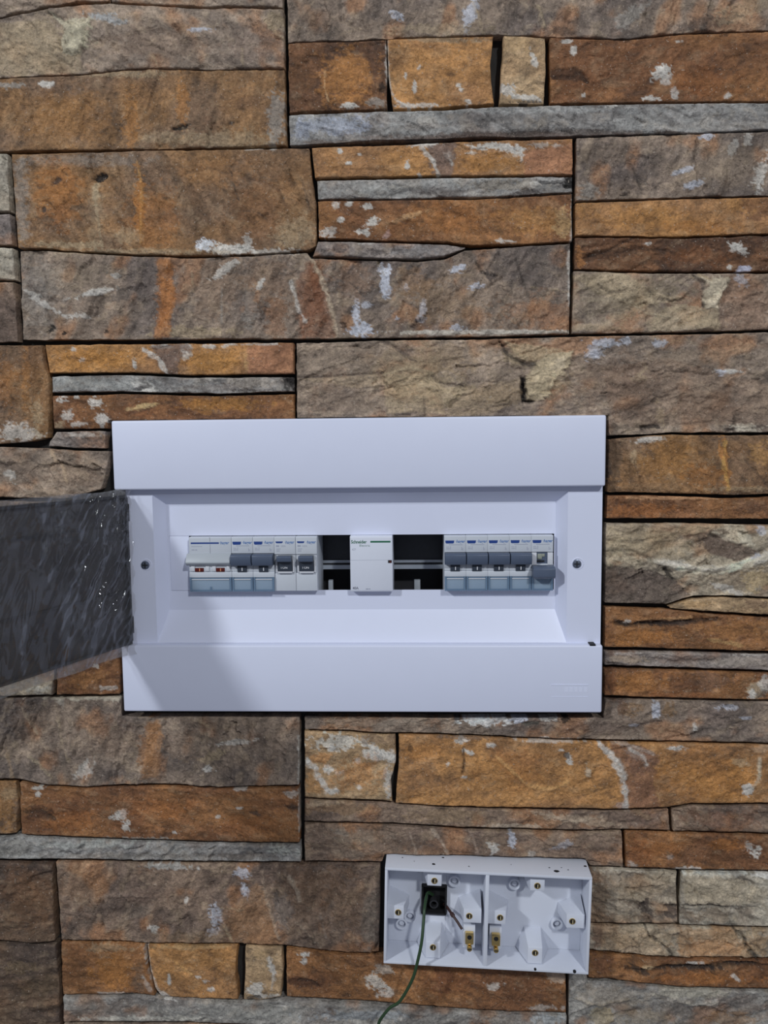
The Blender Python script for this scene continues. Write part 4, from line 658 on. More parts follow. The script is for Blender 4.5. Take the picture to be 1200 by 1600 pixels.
HOLE_UNIT = (-240, 147, ZC * 1000 - 221, ZC * 1000 + 13.5); HOLE_BOX = (-30, 141, ZC * 1000 - 439, ZC * 1000 - 351)
wall = slab(-680, 680, ZC * 1000 - 860, ZC * 1000 + 700, 9.5, 120, [HOLE_UNIT, HOLE_BOX]).build('wall_back', M_MORTAR)
tag(wall, kind='structure', label='wall clad in rough brown, ochre and grey cast stone with dark joints')
for i, s in enumerate(ST): make_stone(i, *s)
# the cladding goes on outside the frame in the same coursed way
def ring(x0, x1, y0, y1, seed):
    rs = random.Random(seed); y = y0; tn = ['tan', 'tandark', 'ochre', 'rust', 'ochrebrown', 'grey', 'brown', 'beige']
    while y < y1 - 8:
        hh = min(rs.choice([55, 90, 120, 150]), y1 - y)
        if y1 - y - hh < 40: hh = y1 - y
        x = x0
        while x < x1 - 8:
            ww = min(rs.uniform(180, 420), x1 - x)
            if x1 - x - ww < 90: ww = x1 - x
            k = rs.randint(0, 10 ** 6)
            make_stone(k, rs.choice(tn), rs.uniform(.5, 2), [(x, y), (x + ww, y)], [(x, y + hh), (x + ww, y + hh)], [], [], res=5, marks=False)
            x += ww
        y += hh
ring(-640, -92, -560, 2160, 1); ring(1292, 1800, -560, 2160, 2); ring(-92, 1292, -560, -86, 3); ring(-92, 1292, 1694, 2160, 4)

# ---------------------------------------------------------------- consumer unit (mm, z measured from camera height)
Z1 = ZC * 1000
UO = (-47.0, 0.0, Z1 - 223.0)                    # its base
unit = empty('consumer_unit', tuple(c / 1000 for c in UO), 'large white plastic consumer unit with open smoked door set into the stone wall', 'fuse box')
def U(mb, name, m, bevel=0, parent=unit, **k): return mb.build(name, m, parent, bevel, origin=UO, **k)
def zz(v): return Z1 + v
YC, YF, YP = -12.0, -4.0, 7.5                    # cover front, frame front, plate round the breakers
U(MB().box(-242.7, 148.6, YC, 5, zz(-39.8), zz(15.7)), 'top_cover', M_WHITE, 1.6, seg=3)
b = MB().box(-242.2, 148.4, YC, 5, zz(-222.8), zz(-167.2)); U(b, 'bottom_cover', M_WHITE, 1.6, seg=3)
bc = unit.children[-1] if unit.children else None
# frame with bevelled recess, sloping sill and slot
fr = MB(); q = fr.poly
ox0, ox1, oz0, oz1 = -236.0, 148.2, zz(-170), zz(-38)
rx0, rx1, rz0, rz1 = -214.4, 121.0, zz(-167), zz(-44.0)
px0, px1, pz0, pz1 = -207.0, 113.2, zz(-141.8), zz(-53.0)
sx0, sx1, sz0, sz1 = -205.0, 112.4, zz(-125.6), zz(-79.4)
def ringq(a, b, ya, yb):
    (a0, a1, a2, a3), (b0, b1, b2, b3) = a, b
    A = [(a0, ya, a2), (a1, ya, a2), (a1, ya, a3), (a0, ya, a3)]; Bq = [(b0, yb, b2), (b1, yb, b2), (b1, yb, b3), (b0, yb, b3)]
    for i in range(4):
        j = (i + 1) % 4; q([A[i], A[j], Bq[j], Bq[i]])
ringq((ox0, ox1, oz0, oz1), (ox0, ox1, oz0, oz1), 6, YF)
ringq((ox0, ox1, oz0, oz1), (rx0, rx1, rz0, rz1), YF, YF)
# recess: four slopes, the bottom one split so that the sill has its own creased corners
q([(rx0, YF, rz1), (rx1, YF, rz1), (px1, YP, pz1), (px0, YP, pz1)])
q([(rx0, YF, rz0), (rx0, YF, rz1), (px0, YP, pz1), (px0, YP, pz0)])
q([(rx1, YF, rz1), (rx1, YF, rz0), (px1, YP, pz0), (px1, YP, pz1)])
q([(px0, YP, pz0), (px1, YP, pz0), (px1, YF - .2, rz0), (px0, YF - .2, rz0)])
q([(px0, YP, pz0), (px0, YF - .2, rz0), (rx0, YF, rz0)]); q([(px1, YP, pz0), (rx1, YF, rz0), (px1, YF - .2, rz0)])
ringq((px0, px1, pz0, pz1), (sx0, sx1, sz0, sz1), YP, YP)
ringq((sx0, sx1, sz0, sz1), (sx0, sx1, sz0, sz1), YP, YP + 2)
bmesh.ops.remove_doubles(fr.bm, verts=fr.bm.verts, dist=.05)
U(fr, 'fascia_frame', M_WHITE)
U(MB().box(sx0 + .1, -188.7, YP - .25, YP + 1.6, zz(-125.4), zz(-79.6)), 'blanking_plate', M_WHITE, .2)
# back box let into the wall, the shade inside put into its colour
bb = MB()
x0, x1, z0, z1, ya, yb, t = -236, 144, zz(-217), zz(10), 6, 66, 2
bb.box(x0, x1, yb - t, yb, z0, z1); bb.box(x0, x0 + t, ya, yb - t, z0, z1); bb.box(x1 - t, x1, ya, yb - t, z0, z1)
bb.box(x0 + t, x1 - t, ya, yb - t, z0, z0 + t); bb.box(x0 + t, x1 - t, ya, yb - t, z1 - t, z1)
U(bb, 'back_box', M_BOX_SHADE)
rl = MB().box(-225, 136, 43.8, 45, zz(-114.0), zz(-110.4)).box(-225, 136, 47.5, 49, zz(-109.0), zz(-106.6)).box(-225, 136, 44, 45, zz(-84), zz(-79))
ro = U(rl, 'mounting_rail', M_STEEL)
MB().box(-225, 136, 50, 51, zz(-113), zz(-80)).box(-225, 136, 45, 50, zz(-110.4), zz(-109.6)).build('rail_web', M_RAILWEB, ro, origin=UO)
for x, r in ((-73.8, 1.9), (0.5, 2.6)):
    pb = MB(); pb.box(x - r, x + r, 30, 36, zz(-150), zz(-121.5 if x < 5 else -118)); U(pb, 'support_post', M_GREYLEV, .5)
# small parts of the face
U(MB().box(138.2, 142.6, YC - .0, YF + 1, zz(-167.6), zz(-166.4)), 'latch_slot', M_BLACK)
for x, z, m in ((-222.2, -102.0, M_SCREW), (128.5, -102.6, M_SCREW)):
    U(MB().ring(x + .8, zz(z) + .3, 3.9, 4.7, YF - .35, YF + 1, 28), 'screw_collar', M_WHITE, .15)
    s = MB().cyl(x, zz(z), 3.5, YF - .9, YF + 2, 24, 3.6); so = U(s, 'screw', m, .5)
    k = MB(); k.box(x - 2.3, x + 2.3, YF - 1.0, YF + 1, zz(z) - .45, zz(z) + .45); k.box(x - .45, x + .45, YF - 1.02, YF + 1, zz(z) - 2.3, zz(z) + 2.3)
    ko = k.build('cross_slot', M_BLACK, so, origin=UO)
# faint raised maker's plate at the lower right of the bottom cover
e = MB(); e.box(107.6, 137.2, YC - .25, YC + .5, zz(-199.9), zz(-199.2))
for i in range(5): e.box(118.5 + i * 3.8, 121.3 + i * 3.8, YC - .12, YC + .5, zz(-205.6), zz(-201.8))
e.box(108.0, 137, YC - .12, YC + .5, zz(-209.6), zz(-209.2))
U(e, 'raised_marking', M_WHITE)

# ---------------------------------------------------------------- lettering
def text_mesh(body, size, m, bold=0.0, shear=0.0, space=1.0, depth=0.04, squash=1.0):
    c = bpy.data.curves.new('lettering', 'FONT'); c.body = body; c.size = size / 1000; c.extrude = depth / 1000
    c.offset = bold / 1000; c.shear = shear; c.space_character = space; c.align_x = 'LEFT'; c.align_y = 'BOTTOM_BASELINE'
    c.resolution_u = 3
    o = bpy.data.objects.new('lettering', c); COL.objects.link(o); bpy.context.view_layer.update()
    dg = bpy.context.evaluated_depsgraph_get(); me = bpy.data.meshes.new_from_object(o.evaluated_get(dg))
    bpy.data.objects.remove(o)
    me.transform(Matrix.Rotation(math.pi / 2, 4, 'X') @ Matrix.Scale(squash, 4, (1, 0, 0)))
    me.materials.clear(); me.materials.append(m)
    return me
def put_text(me, x, y, z, parent, name='lettering'):
    o = link(bpy.data.objects.new(name, me), parent); o.location = (x / 1000, y / 1000, z / 1000); return o

# ---------------------------------------------------------------- breakers (local mm: x across, y into the wall, z up; y = 0 label face)
def body_profile(low):
    return [(.6, 22.4), (0, 21.9), (0, 8.9), (2.2, 8.9), (2.2, -.5), (-1.0, -.9), (-1.0, -5.8), (-.2, -6.2), (-1.3, -6.5), (-1.3, -10.9), (low, -11.2), (low, -22.4), (10, -22.4), (10, -36), (42, -36), (42, 40), (10, 40), (10, 22.4)]
T_MAKER = text_mesh('\u00b7hager', 3.5, M_BLUE2, bold=.06, shear=.18, squash=.92)
def maker_mark(root, w, bar_w, bar_h, x0, xt):
    p = MB().plate([(x0, 18.6), (x0 + bar_w, 18.6), (x0 + bar_w - .3, 18.6 - bar_h + .5), (x0 + bar_w - 1.1, 18.6 - bar_h), (x0 + .9, 18.6 - bar_h), (x0 + .2, 18.6 - bar_h + .5)], -.06, .3)
    p.build('printed_bar', M_BLUE, root)
    put_text(T_MAKER, xt, -.02, 16.75, root)
def small_print(root, rows):
    p = MB()
    for (x0, x1, z0, z1) in rows: p.box(x0, x1, -.05, .2, z0, z1)
    p.build('small_print', M_GREY, root)
def clear_cover(root, w, tick=False):
    c = MB(); c.box(-w / 2 + 1.6, w / 2 - 1.6, -1.5, -.8, -21.2, -12.6); co = c.build('terminal_cover', M_CLEAR, root, .2)
    r = MB(); r.box(-w / 2 + .25, -w / 2 + 1.7, -2.0, 1.4, -22.5, -10.6); r.box(w / 2 - 1.7, w / 2 - .25, -2.0, 1.4, -22.5, -10.6); r.box(-w / 2 + 1.7, w / 2 - 1.7, -1.8, 1.4, -22.5, -21.0)
    if tick: r.box(-.6, .8, -1.9, 0, -21.0, -18.6)
    r.build('cover_rim', M_CLEAR_RIM, co)
    s = MB(); s.box(-w / 2 + 1.9, w / 2 - 1.9, -2.0, -1.0, -12.7, -12.1); s.build('cover_edge_highlight', M_INK_HILITE, co, .1)  # white strip paints in the highlight along the cover's top ledge
    d = MB(); d.box(-w / 2 + 1.7, w / 2 - 1.7, -1.32, -.6, -12.05, -11.2); d.build('cover_hinge_line', M_CLEAR_RIM, co)
def lever_bar(root, w, m, y=-8.0, z0=-.6, z1=8.8, xoff=0):
    return MB().prism([(2, z1 - .2), (y + 1.5, z1), (y, z1 - 1.2), (y - .3, z0 + 4.0), (y + 1.6, z0 + .3), (y + 3, z0), (2, z0)], -w / 2 + xoff, w / 2).build('lever', m, root, .35)
def breaker(name, label, cat, group, x, off=False):
    r = empty(name, (x / 1000, .0015, (zz(-102.4)) / 1000), label, cat, group); w = 17.5
    MB().prism(body_profile(.2), -w / 2, w / 2).build('body', M_BODY, r, .25)
    maker_mark(r, w, 7.3, 2.5, -7.9, 0.1)
    small_print(r, [(-5.0, 6.0, 14.9, 15.4), (-7.2, -4.4, 11.6, 12.1), (-7.2, -4.8, 13.0, 13.4), (-3.9, -3.5, 11.0, 14), (5.2, 5.6, 10.6, 13.2), (6.0, 6.4, 10.6, 12.2)])
    if not off:
        lever_bar(r, 16.9, M_LEVER)
        t = MB().prism([(1, -.5), (-2.6, -.6), (-2.9, -3.6), (-1.6, -6.6), (1, -6.6)], -3.8, 3.9).build('toggle', M_TOGGLE, r, .3)
        MB().box(-.15, .55, -3.05, -2.0, -5.2, -2.4).build('on_mark', M_INK_HILITE, t)
        clear_cover(r, w)
    else:
        # thrown down: the lever hangs over the terminal cover and bares the slot above it
        sh = MB().box(-8.5, -4.6, -1.2, 2, -1.6, 8.4); sh.box(4.2, 8.5, -1.2, 2, -1.6, 8.4); sh.box(6.0, 8.1, -1.4, 0, 2.4, 2.9); sh.build('lever_shoulder', M_BODY2, r, .4)
        MB().box(-4.6, 4.2, .4, 2.1, -1.6, 8.4).build('toggle', M_LEVER, r)
        g = MB().box(-3.9, -.2, -.2, .5, 3.0, 7.4).box(-.2, 2, -.2, .5, 5, 7.4); g.build('inner_label', mat('olive_label', (.30, .32, .26), .5), r, .2)
        MB().box(-4.4, 1.6, -.6, .5, .9, 2.0).build('slot', M_BLACK, r)
        MB().prism([(1, -1.4), (-9.5, -2.2), (-11.5, -3.4), (-11.5, -9.8), (-9.8, -11.2), (-2, -11.2), (1, -10.4)], -8.6, 9.0).build('lever', M_LEVER, r, .4)
        clear_cover(r, w)
    return r
G = 'grey breakers'
breaker('circuit_breaker', 'narrow breaker with full-width slate lever, right next to the wide pale-levered breaker', 'breaker', None, -143.1)
breaker('circuit_breaker', 'narrow breaker with full-width slate lever, left of the black-switched isolators', 'breaker', None, -125.4)
breaker('circuit_breaker', 'breaker with raised slate lever, beside the empty gap at right of the white contactor', 'breaker', None, 31.4)
breaker('circuit_breaker', 'second breaker with raised lever in the right-hand row of five', 'breaker', None, 49.0)
breaker('circuit_breaker', 'middle breaker with raised lever in the right-hand row of five', 'breaker', None, 66.6)
breaker('circuit_breaker', 'breaker with raised lever directly left of the tripped one', 'breaker', None, 84.2)
breaker('circuit_breaker', 'tripped breaker with its slate lever thrown down, rightmost in the unit', 'breaker', None, 101.8, off=True)
for o in COL.objects:
    if o.get('category') == 'breaker': o['group'] = 'narrow circuit breakers with slate levers'

# two-module residual current breaker at the left end
r = empty('residual_current_breaker', (-.1696, .0015, zz(-102.4) / 1000), 'wide breaker with pale grey lever and two red windows, leftmost in the unit', 'breaker'); w = 35.0
MB().prism(body_profile(.2), -w / 2, w / 2).build('body', M_BODY, r, .25)
MB().plate([(-16.0, 18.2), (7.4, 18.2), (7.4, 16.9), (-16.0, 16.9)], -.06, .3).build('printed_bar', M_BLUE, r)
put_text(T_MAKER, 7.6, -.02, 16.6, r)
MB().box(-.15, .15, -.04, .3, 18.6, 22.2).box(-.12, .12, -.03, .3, 9, 16.6).build('moulding_line', M_DGREY, r)
small_print(r, [(-15.6, -6.5, 14.6, 15.0), (-15.4, -13.0, 11.6, 12.3), (-12.4, -10.8, 11.6, 12.3)])
MB().prism([(2, 9.2), (-1.2, 9.0), (-5.6, 3.0), (-5.8, 1.6), (-2.0, -1.0), (2, -1.0)], -19.4, 17.4).build('lever', M_GREYLEV, r, .5)
for k, x in enumerate((-9.0, 8.4)):
    wn = MB().box(x - 3.7, x + 3.5, -1.6, .5, -6.0, -2.8).build('red_window', M_RED, r, .2)
    MB().box(x - .2, x + .5, -1.75, -1.2, -5.6, -3.2).build('window_mark', M_ORANGE, wn)
for x in (-16, -4, 1.5, 13.4):
    MB().box(x, x + 3.2, -2.0, .5, -5.6, -1.2).build('lever_lug', M_BODY2, r, .5)
clear_cover(r, w, tick=True)

# two narrow isolating switches
T_ON = text_mesh('I ON', 2.6, M_INK_HILITE, bold=.02)
T_AMP = text_mesh('100A', 2.0, M_GREY)
for x, lab in ((-107.8, 'switch with narrow black lever reading ON, touching the slate-levered breakers'), (-90.1, 'switch with narrow black lever reading ON, beside the gap left of the white contactor')):
    r = empty('isolator_switch', (x / 1000, .0015, zz(-102.4) / 1000), lab, 'switch', 'isolator switches'); w = 17.4
    MB().prism([(.6, 22.4), (0, 21.9), (0, 8.0), (1.0, 7.5), (1.0, -7.2), (-.2, -8.0), (-.2, -22.4), (10, -22.4), (10, -36), (42, -36), (42, 40), (10, 40), (10, 22.4)], -w / 2, w / 2).build('body', M_BODY, r, .25)
    maker_mark(r, w, 6.2, 1.5, -7.6, -.3)
    small_print(r, [(-7.2, -4.6, 14.2, 15.4), (-7.0, -3.4, 12.2, 12.6), (-7.0, -4.2, 11.2, 11.6), (-7.0, -4.2, 10.2, 10.6)])
    put_text(T_AMP, -3.6, -.02, 14.1, r)
    fb = MB(); fb.box(-7.6, -5.9, -1.6, 1, -7.0, 3.2); fb.box(6.2, 7.9, -1.6, 1, -7.0, 3.2); fb.box(-5.9, 6.2, -2.2, 1, -7.6, -5.9); fb.build('lever_frame', M_BODY2, r, .5)
    lv = MB().prism([(1, 7.0), (-6.6, 7.2), (-7.6, 6.4), (-7.0, 3.0), (-3.2, 2.0), (-2.4, -5.9), (1, -5.9)], -5.7, 6.0).build('lever', M_TOGGLE, r, .3)
    MB().prism([(-5.5, 7.35), (-6.9, 7.35), (-7.9, 6.5), (-7.3, 2.9), (-5.5, 2.7)], -5.75, 6.05).build('lever_ledge', M_LEVER, lv, .2)
    put_text(T_ON, -3.2, -2.75, -3.6, lv)

# white contactor
r = empty('contactor', (-.0368, .0000, zz(-102.2) / 1000), 'plain white contactor with a green bar, alone between the two black gaps', 'contactor')
MB().prism([(1.2, 22.6), (0, 21.6), (0, -21.4), (1.0, -23.4), (6.5, -23.4), (6.5, -22.6), (11, -22.6), (11, -38), (43, -38), (43, 40), (11, 40), (11, 22.6)], -17.3, 17.3).build('body', mat('contactor_white', (.76, .785, .87), .42, mottle=.015), r, .4)
MB().box(-.6, 15.8, -.06, .4, 17.2, 18.6).build('printed_bar', M_GREEN, r)
put_text(text_mesh('Schneider', 3.9, M_GREEN, bold=.09, squash=.82), -16.4, -.02, 16.6, r)
put_text(text_mesh('Electric', 2.5, M_GREEN, bold=.0, squash=.98, space=1.15), -9.6, -.02, 14.0, r)
put_text(text_mesh('iCT', 2.0, M_GREY, bold=.03), -15.6, -.02, 11.0, r)
put_text(text_mesh('40A', 2.9, M_DGREY, bold=.05), -15.6, -.02, -21.2, r)
MB().box(-4.8, -2.6, -.05, .3, -21.4, -20.6).box(-2.2, -1.0, -.05, .3, -21.4, -20.6).build('small_print', M_GREY, r)
MB().box(-17.2, 17.2, -.03, .3, 2.75, 2.95).build('moulding_line', M_GREY, r)
wn = MB().box(13.6, 16.7, -.2, .5, .4, 2.7).build('status_window', M_BLACK, r, .1)
MB().box(14.8, 16.2, -.3, .2, .8, 2.0).build('red_flag', M_RED, wn)

# ---------------------------------------------------------------- smoked door, swung open towards the viewer, still in its film
hx, hy = -.2355, -.0050
pA = on_plane(0, 930, -.118)
dv = Vector((pA[0] - hx, -.118 - hy, 0)); dv = dv.normalized(); nv_ = Vector((dv.y, -dv.x, 0))    # along the door; nv_ faces the camera side
if nv_.x < 0: nv_ = -nv_
zt0, zb0 = on_plane(198, 770, -.006)[2], on_plane(207, 1008, -.006)[2]
print('DOOR', dv, pA, zt0 - ZC, zb0 - ZC, on_plane(0, 787, -.118)[2] - ZC, on_plane(0, 1072, -.118)[2] - ZC)
DL = 338.0
def dpt(s, n, z): return ((hx + dv.x * s / 1000 + nv_.x * n / 1000) * 1000, (hy + dv.y * s / 1000 + nv_.y * n / 1000) * 1000, z)
def dbox(mb, s0, s1, n0, n1, za, zb):
    return mb.frustum([dpt(s0, n0, za), dpt(s1, n0, za), dpt(s1, n1, za), dpt(s0, n1, za)], [dpt(s0, n0, zb), dpt(s1, n0, zb), dpt(s1, n1, zb), dpt(s0, n1, zb)])
ZT, ZB = zz(-43.6), zz(-166.6)
dm = MB(); dbox(dm, 1, DL, -1.6, 1.0, ZB, ZT)
door = U(dm, 'door', M_SMOKE, .6)
tag(door, label='smoked see-through door wrapped in crinkled clear film')
lip = MB(); dbox(lip, 3, DL - 2, 1.0, 3.6, ZT - 2.2, ZT - .3); dbox(lip, 3, DL - 2, 1.0, 3.6, ZB + .3, ZB + 2.2); dbox(lip, DL - 4.5, DL - 2, 1.0, 3.6, ZB + 2.2, ZT - 2.2); dbox(lip, 1.5, 3.5, 1.0, 3, ZB + 2.2, ZT - 2.2)
lip.build('stiffening_lip', M_SMOKE, door, origin=UO)
rb = MB(); dbox(rb, 5, DL - 5, 1.0, 2.2, ZT - 24, ZT - 22.6); dbox(rb, 5, DL - 5, 1.0, 2.2, ZB + 44, ZB + 45.2); rb.build('rib', M_SMOKE, door, origin=UO)
for za, zb in ((ZT - 22, ZT - 8), (ZB + 8, ZB + 22)):
    hb = MB().tube([(hx * 1000 + .6, hy * 1000 + 2.2, za), (hx * 1000 + .6, hy * 1000 + 2.2, zb)], 1.7, 12); hb.build('hinge_knuckle', M_BLACK, door, origin=UO, smooth=True)
def film_sheet(name, side, n_off, amp, seed, top, bot):
    ns, nz_ = 230, 110
    s = np.linspace(1.5, DL + 4, ns)[None, :] + np.zeros((nz_, 1)); tt = np.linspace(0, 1, nz_)[:, None] + np.zeros((1, ns))
    wt = 1.5 * fbm(s / 40, s * 0 + 1.1, seed, 3); wb_ = 2.4 * fbm(s / 34, s * 0 + 7.7, seed + 2, 3)
    z = (ZT + top + wt) * (1 - tt) + (ZB - bot + wb_) * tt
    # crumple: sharp folds fanning out from the hinge, flat facets further out
    g = np.radians(52); a = s * np.cos(g) - (z - ZT) * np.sin(g); b_ = s * np.sin(g) + (z - ZT) * np.cos(g)
    r1 = 1 - np.abs(fbm(a / 34, b_ / 9, seed + 3, 3)) * 2.2; r2 = 1 - np.abs(fbm(s / 26, z / 30, seed + 5, 3)) * 2.2; r3 = 1 - np.abs(fbm(a / 15, b_ / 3.6, seed + 8, 2)) * 2
    near = np.exp(-(s / 62) ** 2)
    n = n_off + side * amp * (r2 * (.45 + .35 * near) + near * (1.25 * r1 + .5 * r3) + .35 * fbm(s / 9, z / 9, seed + 11, 3) * (0.25 + near))
    n = n_off + side * np.maximum(side * (n - n_off), -amp * .6)
    X = np.stack([hx * 1000 + dv.x * s + nv_.x * n, hy * 1000 + dv.y * s + nv_.y * n, z], -1).reshape(-1, 3)
    X = (X - np.array(UO)) / 1000
    idx = np.arange(ns * nz_).reshape(nz_, ns)
    Q = np.stack([idx[:-1, :-1], idx[1:, :-1], idx[1:, 1:], idx[:-1, 1:]], -1).reshape(-1, 4)
    me = bpy.data.meshes.new(name); me.from_pydata(X.tolist(), [], Q.tolist()); me.materials.append(M_FILM)
    me.polygons.foreach_set('use_smooth', [True] * len(me.polygons)); me.update()
    return link(bpy.data.objects.new(name, me), door)
film_sheet('protective_film', 1, 5.0, 1.7, 31, 3.5, 6.5)
film_sheet('protective_film', -1, -2.6, 1.0, 57, 3.5, 6.0)

for zc, za, zb, sd in ((ZB, -8.0, .8, 5), (ZT, -.8, 4.2, 9)):      # the wrapping is folded double along both long edges
    ns = 150; s = np.linspace(2, DL + 2, ns); V = []
    for k, tt in enumerate(np.linspace(0, 1, 5)):
        z = zc + za + (zb - za) * tt + (1.3 * fbm(s / 30, s * 0 + sd, sd, 3) if (tt < .1) == (zc == ZB) and tt in (0., 1.) else 0)
        n = 1.6 + .9 * fbm(s / 12, s * 0 + tt * 3, sd + 3, 3)
        V += [((hx * 1000 + dv.x * a_ + nv_.x * b_ - UO[0]) / 1000, (hy * 1000 + dv.y * a_ + nv_.y * b_ - UO[1]) / 1000, (c_ - UO[2]) / 1000) for a_, b_, c_ in zip(s, n, np.broadcast_to(z, s.shape))]
    Q = [(k * ns + i, k * ns + i + 1, (k + 1) * ns + i + 1, (k + 1) * ns + i) for k in range(4) for i in range(ns - 1)]
    me = bpy.data.meshes.new('film_fold'); me.from_pydata(V, [], Q); me.materials.append(M_FOLD)
    me.polygons.foreach_set('use_smooth', [True] * len(me.polygons)); me.update()
    link(bpy.data.objects.new('film_fold', me), door)

# ---------------------------------------------------------------- double socket back box, its covers not yet fitted
BX, BZ = 55.0, -393.6
box = empty('socket_box', (BX / 1000, -.0235, zz(BZ) / 1000), 'open white double socket back box with brass screw inserts, below the consumer unit', 'socket box')
box.rotation_euler = (0, math.radians(1.45), -math.radians(1.4))
HW, HH, DP, TH = 83.6, 41.5, 28.0, 2.2
sh = MB()
sh.box(-HW, HW, 0, DP + 2, HH - TH, HH); sh.box(-HW, HW, 0, DP + 2, -HH, -HH + TH)
sh.box(-HW, -HW + TH, 0, DP + 2, -HH + TH, HH - TH); sh.box(HW - TH, HW, 0, DP + 2, -HH + TH, HH - TH)
# back plate, with the square entry knocked out of the left half
hx0, hx1, hz0, hz1 = -53, -32.5, -12, 13
sh.box(-HW + TH, hx0, DP, DP + 2, -HH + TH, HH - TH); sh.box(hx1, HW - TH, DP, DP + 2, -HH + TH, HH - TH)
sh.box(hx0, hx1, DP, DP + 2, hz1, HH - TH); sh.box(hx0, hx1, DP, DP + 2, -HH + TH, hz0)
sh.build('shell', M_BOX, box, .35)
MB().box(-1.6, 1.4, .2, DP, -HH + TH, HH - TH).build('divider', M_BOX, box, .3)
en = MB(); en.box(hx0 - .6, hx1 + .6, DP + 8, DP + 9, hz0 - .6, hz1 + .6)
en.box(hx0 - .6, hx0 + .9, DP - 3, DP + 8, hz0, hz1); en.box(hx1 - .9, hx1 + .6, DP - 3, DP + 8, hz0, hz1); en.box(hx0, hx1, DP - 3, DP + 8, hz1 - .9, hz1 + .6); en.box(hx0, hx1, DP - 3, DP + 8, hz0 - .6, hz0 + .9)
en.build('cable_entry', M_BLACK, box)
MB().ring(-42.8, -4.4, 2.6, 3.8, DP - 1, DP + 8).build('conduit_end', mat('dark_conduit', (.022, .022, .025), .5), box)
def lug(cx, cz, dx, dz):
    """screw pillar against a wall; (dx, dz) points from that wall into the box"""
    f, bw = 5.8, 14.0; m = MB()
    if dz:
        ow = cz - dz * 9.5
        m.frustum([(cx - f, 6, ow), (cx + f, 6, ow), (cx + f, 6, cz + dz * 4.4), (cx - f, 6, cz + dz * 4.4)],
                  [(cx - bw, DP, ow), (cx + bw, DP, ow), (cx + bw * .5, DP, cz + dz * 9), (cx - bw * .5, DP, cz + dz * 9)])
    else:
        ow = cx - dx * 10.0
        m.frustum([(ow, 6, cz - f), (ow, 6, cz + f), (cx + dx * 4.6, 6, cz + f), (cx + dx * 4.6, 6, cz - f)],
                  [(ow, DP, cz - bw * .75), (ow, DP, cz + bw * .8), (cx + dx * 8.5, DP, cz + bw * .2), (cx + dx * 8.5, DP, cz - bw * .45)])
    p = m.build('screw_pillar', M_BOX, box, .25)
    MB().ring(cx, cz, 1.95, 2.6, 5.5, 9, 20).build('brass_insert', M_BRASS, p)
    k = MB().cyl(cx, cz, 2.0, 5.85, 9, 16); k.build('insert_hole', M_BLACK, p)
    MB().box(cx + .05, cx + .75, 5.6, 6.3, cz - 1.9, cz + 1.2).build('insert_glint', M_GLINT, p)  # bright bar paints in the upright glint on the brass
for c in (-43.0, 40.9):
    lug(c, 29, 0, -1); lug(c, -29, 0, 1); lug(c - 29.4, 0, 1, 0); lug(c + 29.2, 0, -1, 0)
for x, z in ((-26, 18.5), (24.5, 18.5), (-63, -15), (61, -15), (-70, -22)):
    MB().ring(x, z, 3.4, 5.0, DP - 4, DP, 26).build('knockout_ring', M_BOX, box, .2)
    MB().cyl(x, z, 2.2, DP - 2.2, DP, 20).build('knockout_plug', M_BOX, box, .3)
for x, z, s in ((-53, 27.5, 4.2), (32, 26, 4.4)):
    MB().box(x - s, x + s, DP - .8, DP, z - s, z + s).build('square_knockout', M_KNOCK, box, .2)
for x in (-13.2, 8.6):
    pl = MB().box(x - 5.0, x + 5.0, 11, DP, -31, -12).build('earth_pillar', M_BOX, box, .4)
    tm = MB().box(x - 3.4, x + 3.4, 4.2, 10, -24.0, -15.4).build('earth_terminal', M_BRASS, box, .5)
    MB().cyl(x, -17.6, 1.9, 4.0, 6, 16).build('terminal_hole', M_BLACK, tm)
    MB().cyl(x + .2, -27.2, 2.1, 2.8, 9, 16, 2.1).build('terminal_screw', M_BRASS, tm, .3)
    MB().box(x - 1.4, x + 1.8, 2.6, 3.4, -27.6, -26.9).build('screw_slot', M_BLACK, tm)
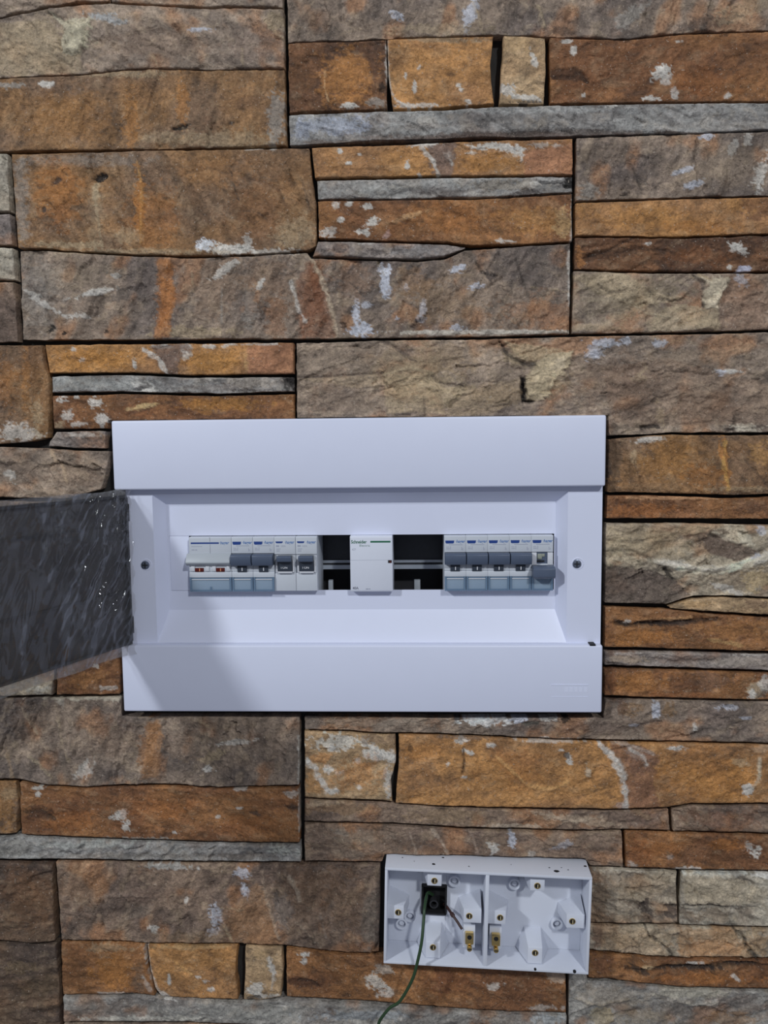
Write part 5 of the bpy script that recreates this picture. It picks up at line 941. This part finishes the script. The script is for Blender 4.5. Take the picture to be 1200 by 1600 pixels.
for x, s in ((40.6, 1.0), (72.4, 1.3)):
    MB().cyl(x, -39.6, s, -.12, 1, 14).build('rim_hole', M_BLACK, box)
sp = MB()
rs = random.Random(4)
for x, y, s in ((-44, 9, 1.4), (56, 7, 1.9), (-36, 20, .9), (-15, 8, .6), (51, 12, .7), (66, 10, .6), (61, 13, .5), (-70, 17, .6), (81, 17, 1.2), (20, 14, .4), (-60, 12, .4)):
    n = 7; a = [sp.bm.verts.new((x + s * 1.3 * math.cos(6.283 * i / n) * rs.uniform(.7, 1.2), y + s * math.sin(6.283 * i / n), HH + .12)) for i in range(n)]
    sp.bm.faces.new(a)
sp.build('mortar_speck', M_BLACK, box)

# ---------------------------------------------------------------- wires
def wire_path(tab):
    P = [Vector(on_plane(x, y, Y)) * 1000 for x, y, Y in tab]; out = []
    for i in range(len(P) - 1):
        p0, p1, p2, p3 = P[max(i - 1, 0)], P[i], P[i + 1], P[min(i + 2, len(P) - 1)]
        for k in range(8):
            t = k / 8; out.append(.5 * ((2 * p1) + (p2 - p0) * t + (2 * p0 - 5 * p1 + 4 * p2 - p3) * t * t + (3 * p1 - p0 - 3 * p2 + p3) * t ** 3))
    out.append(P[-1]); return out
g = wire_path([(676, 1398, .008), (668, 1396, -.004), (663.5, 1418, -.016), (662, 1436, -.021), (659, 1470, -.028), (653, 1500, -.031), (644, 1531, -.030), (625, 1564, -.024), (610, 1574, -.022), (598, 1588, -.021), (591, 1602, -.020), (585, 1640, -.020), (588, 1690, -.020)])
go = MB().tube(g, 1.3, 10).build('earth_wire', M_WGREEN, None, smooth=True)
tag(go, 'thin dark green wire hanging from the black entry of the socket box', 'wire')
br = wire_path([(694, 1413, .010), (699, 1418, .002), (708, 1431, -.006), (715, 1441, -.010), (722, 1452, -.013)])
bo = MB().tube(br, [1.2] * 14 + [1.9] * 3 + [1.1] * (len(br) - 17), 10).build('wire_stub', M_WBROWN, None, smooth=True)
tag(bo, 'short dark brown wire stub pointing down right inside the socket box', 'wire')
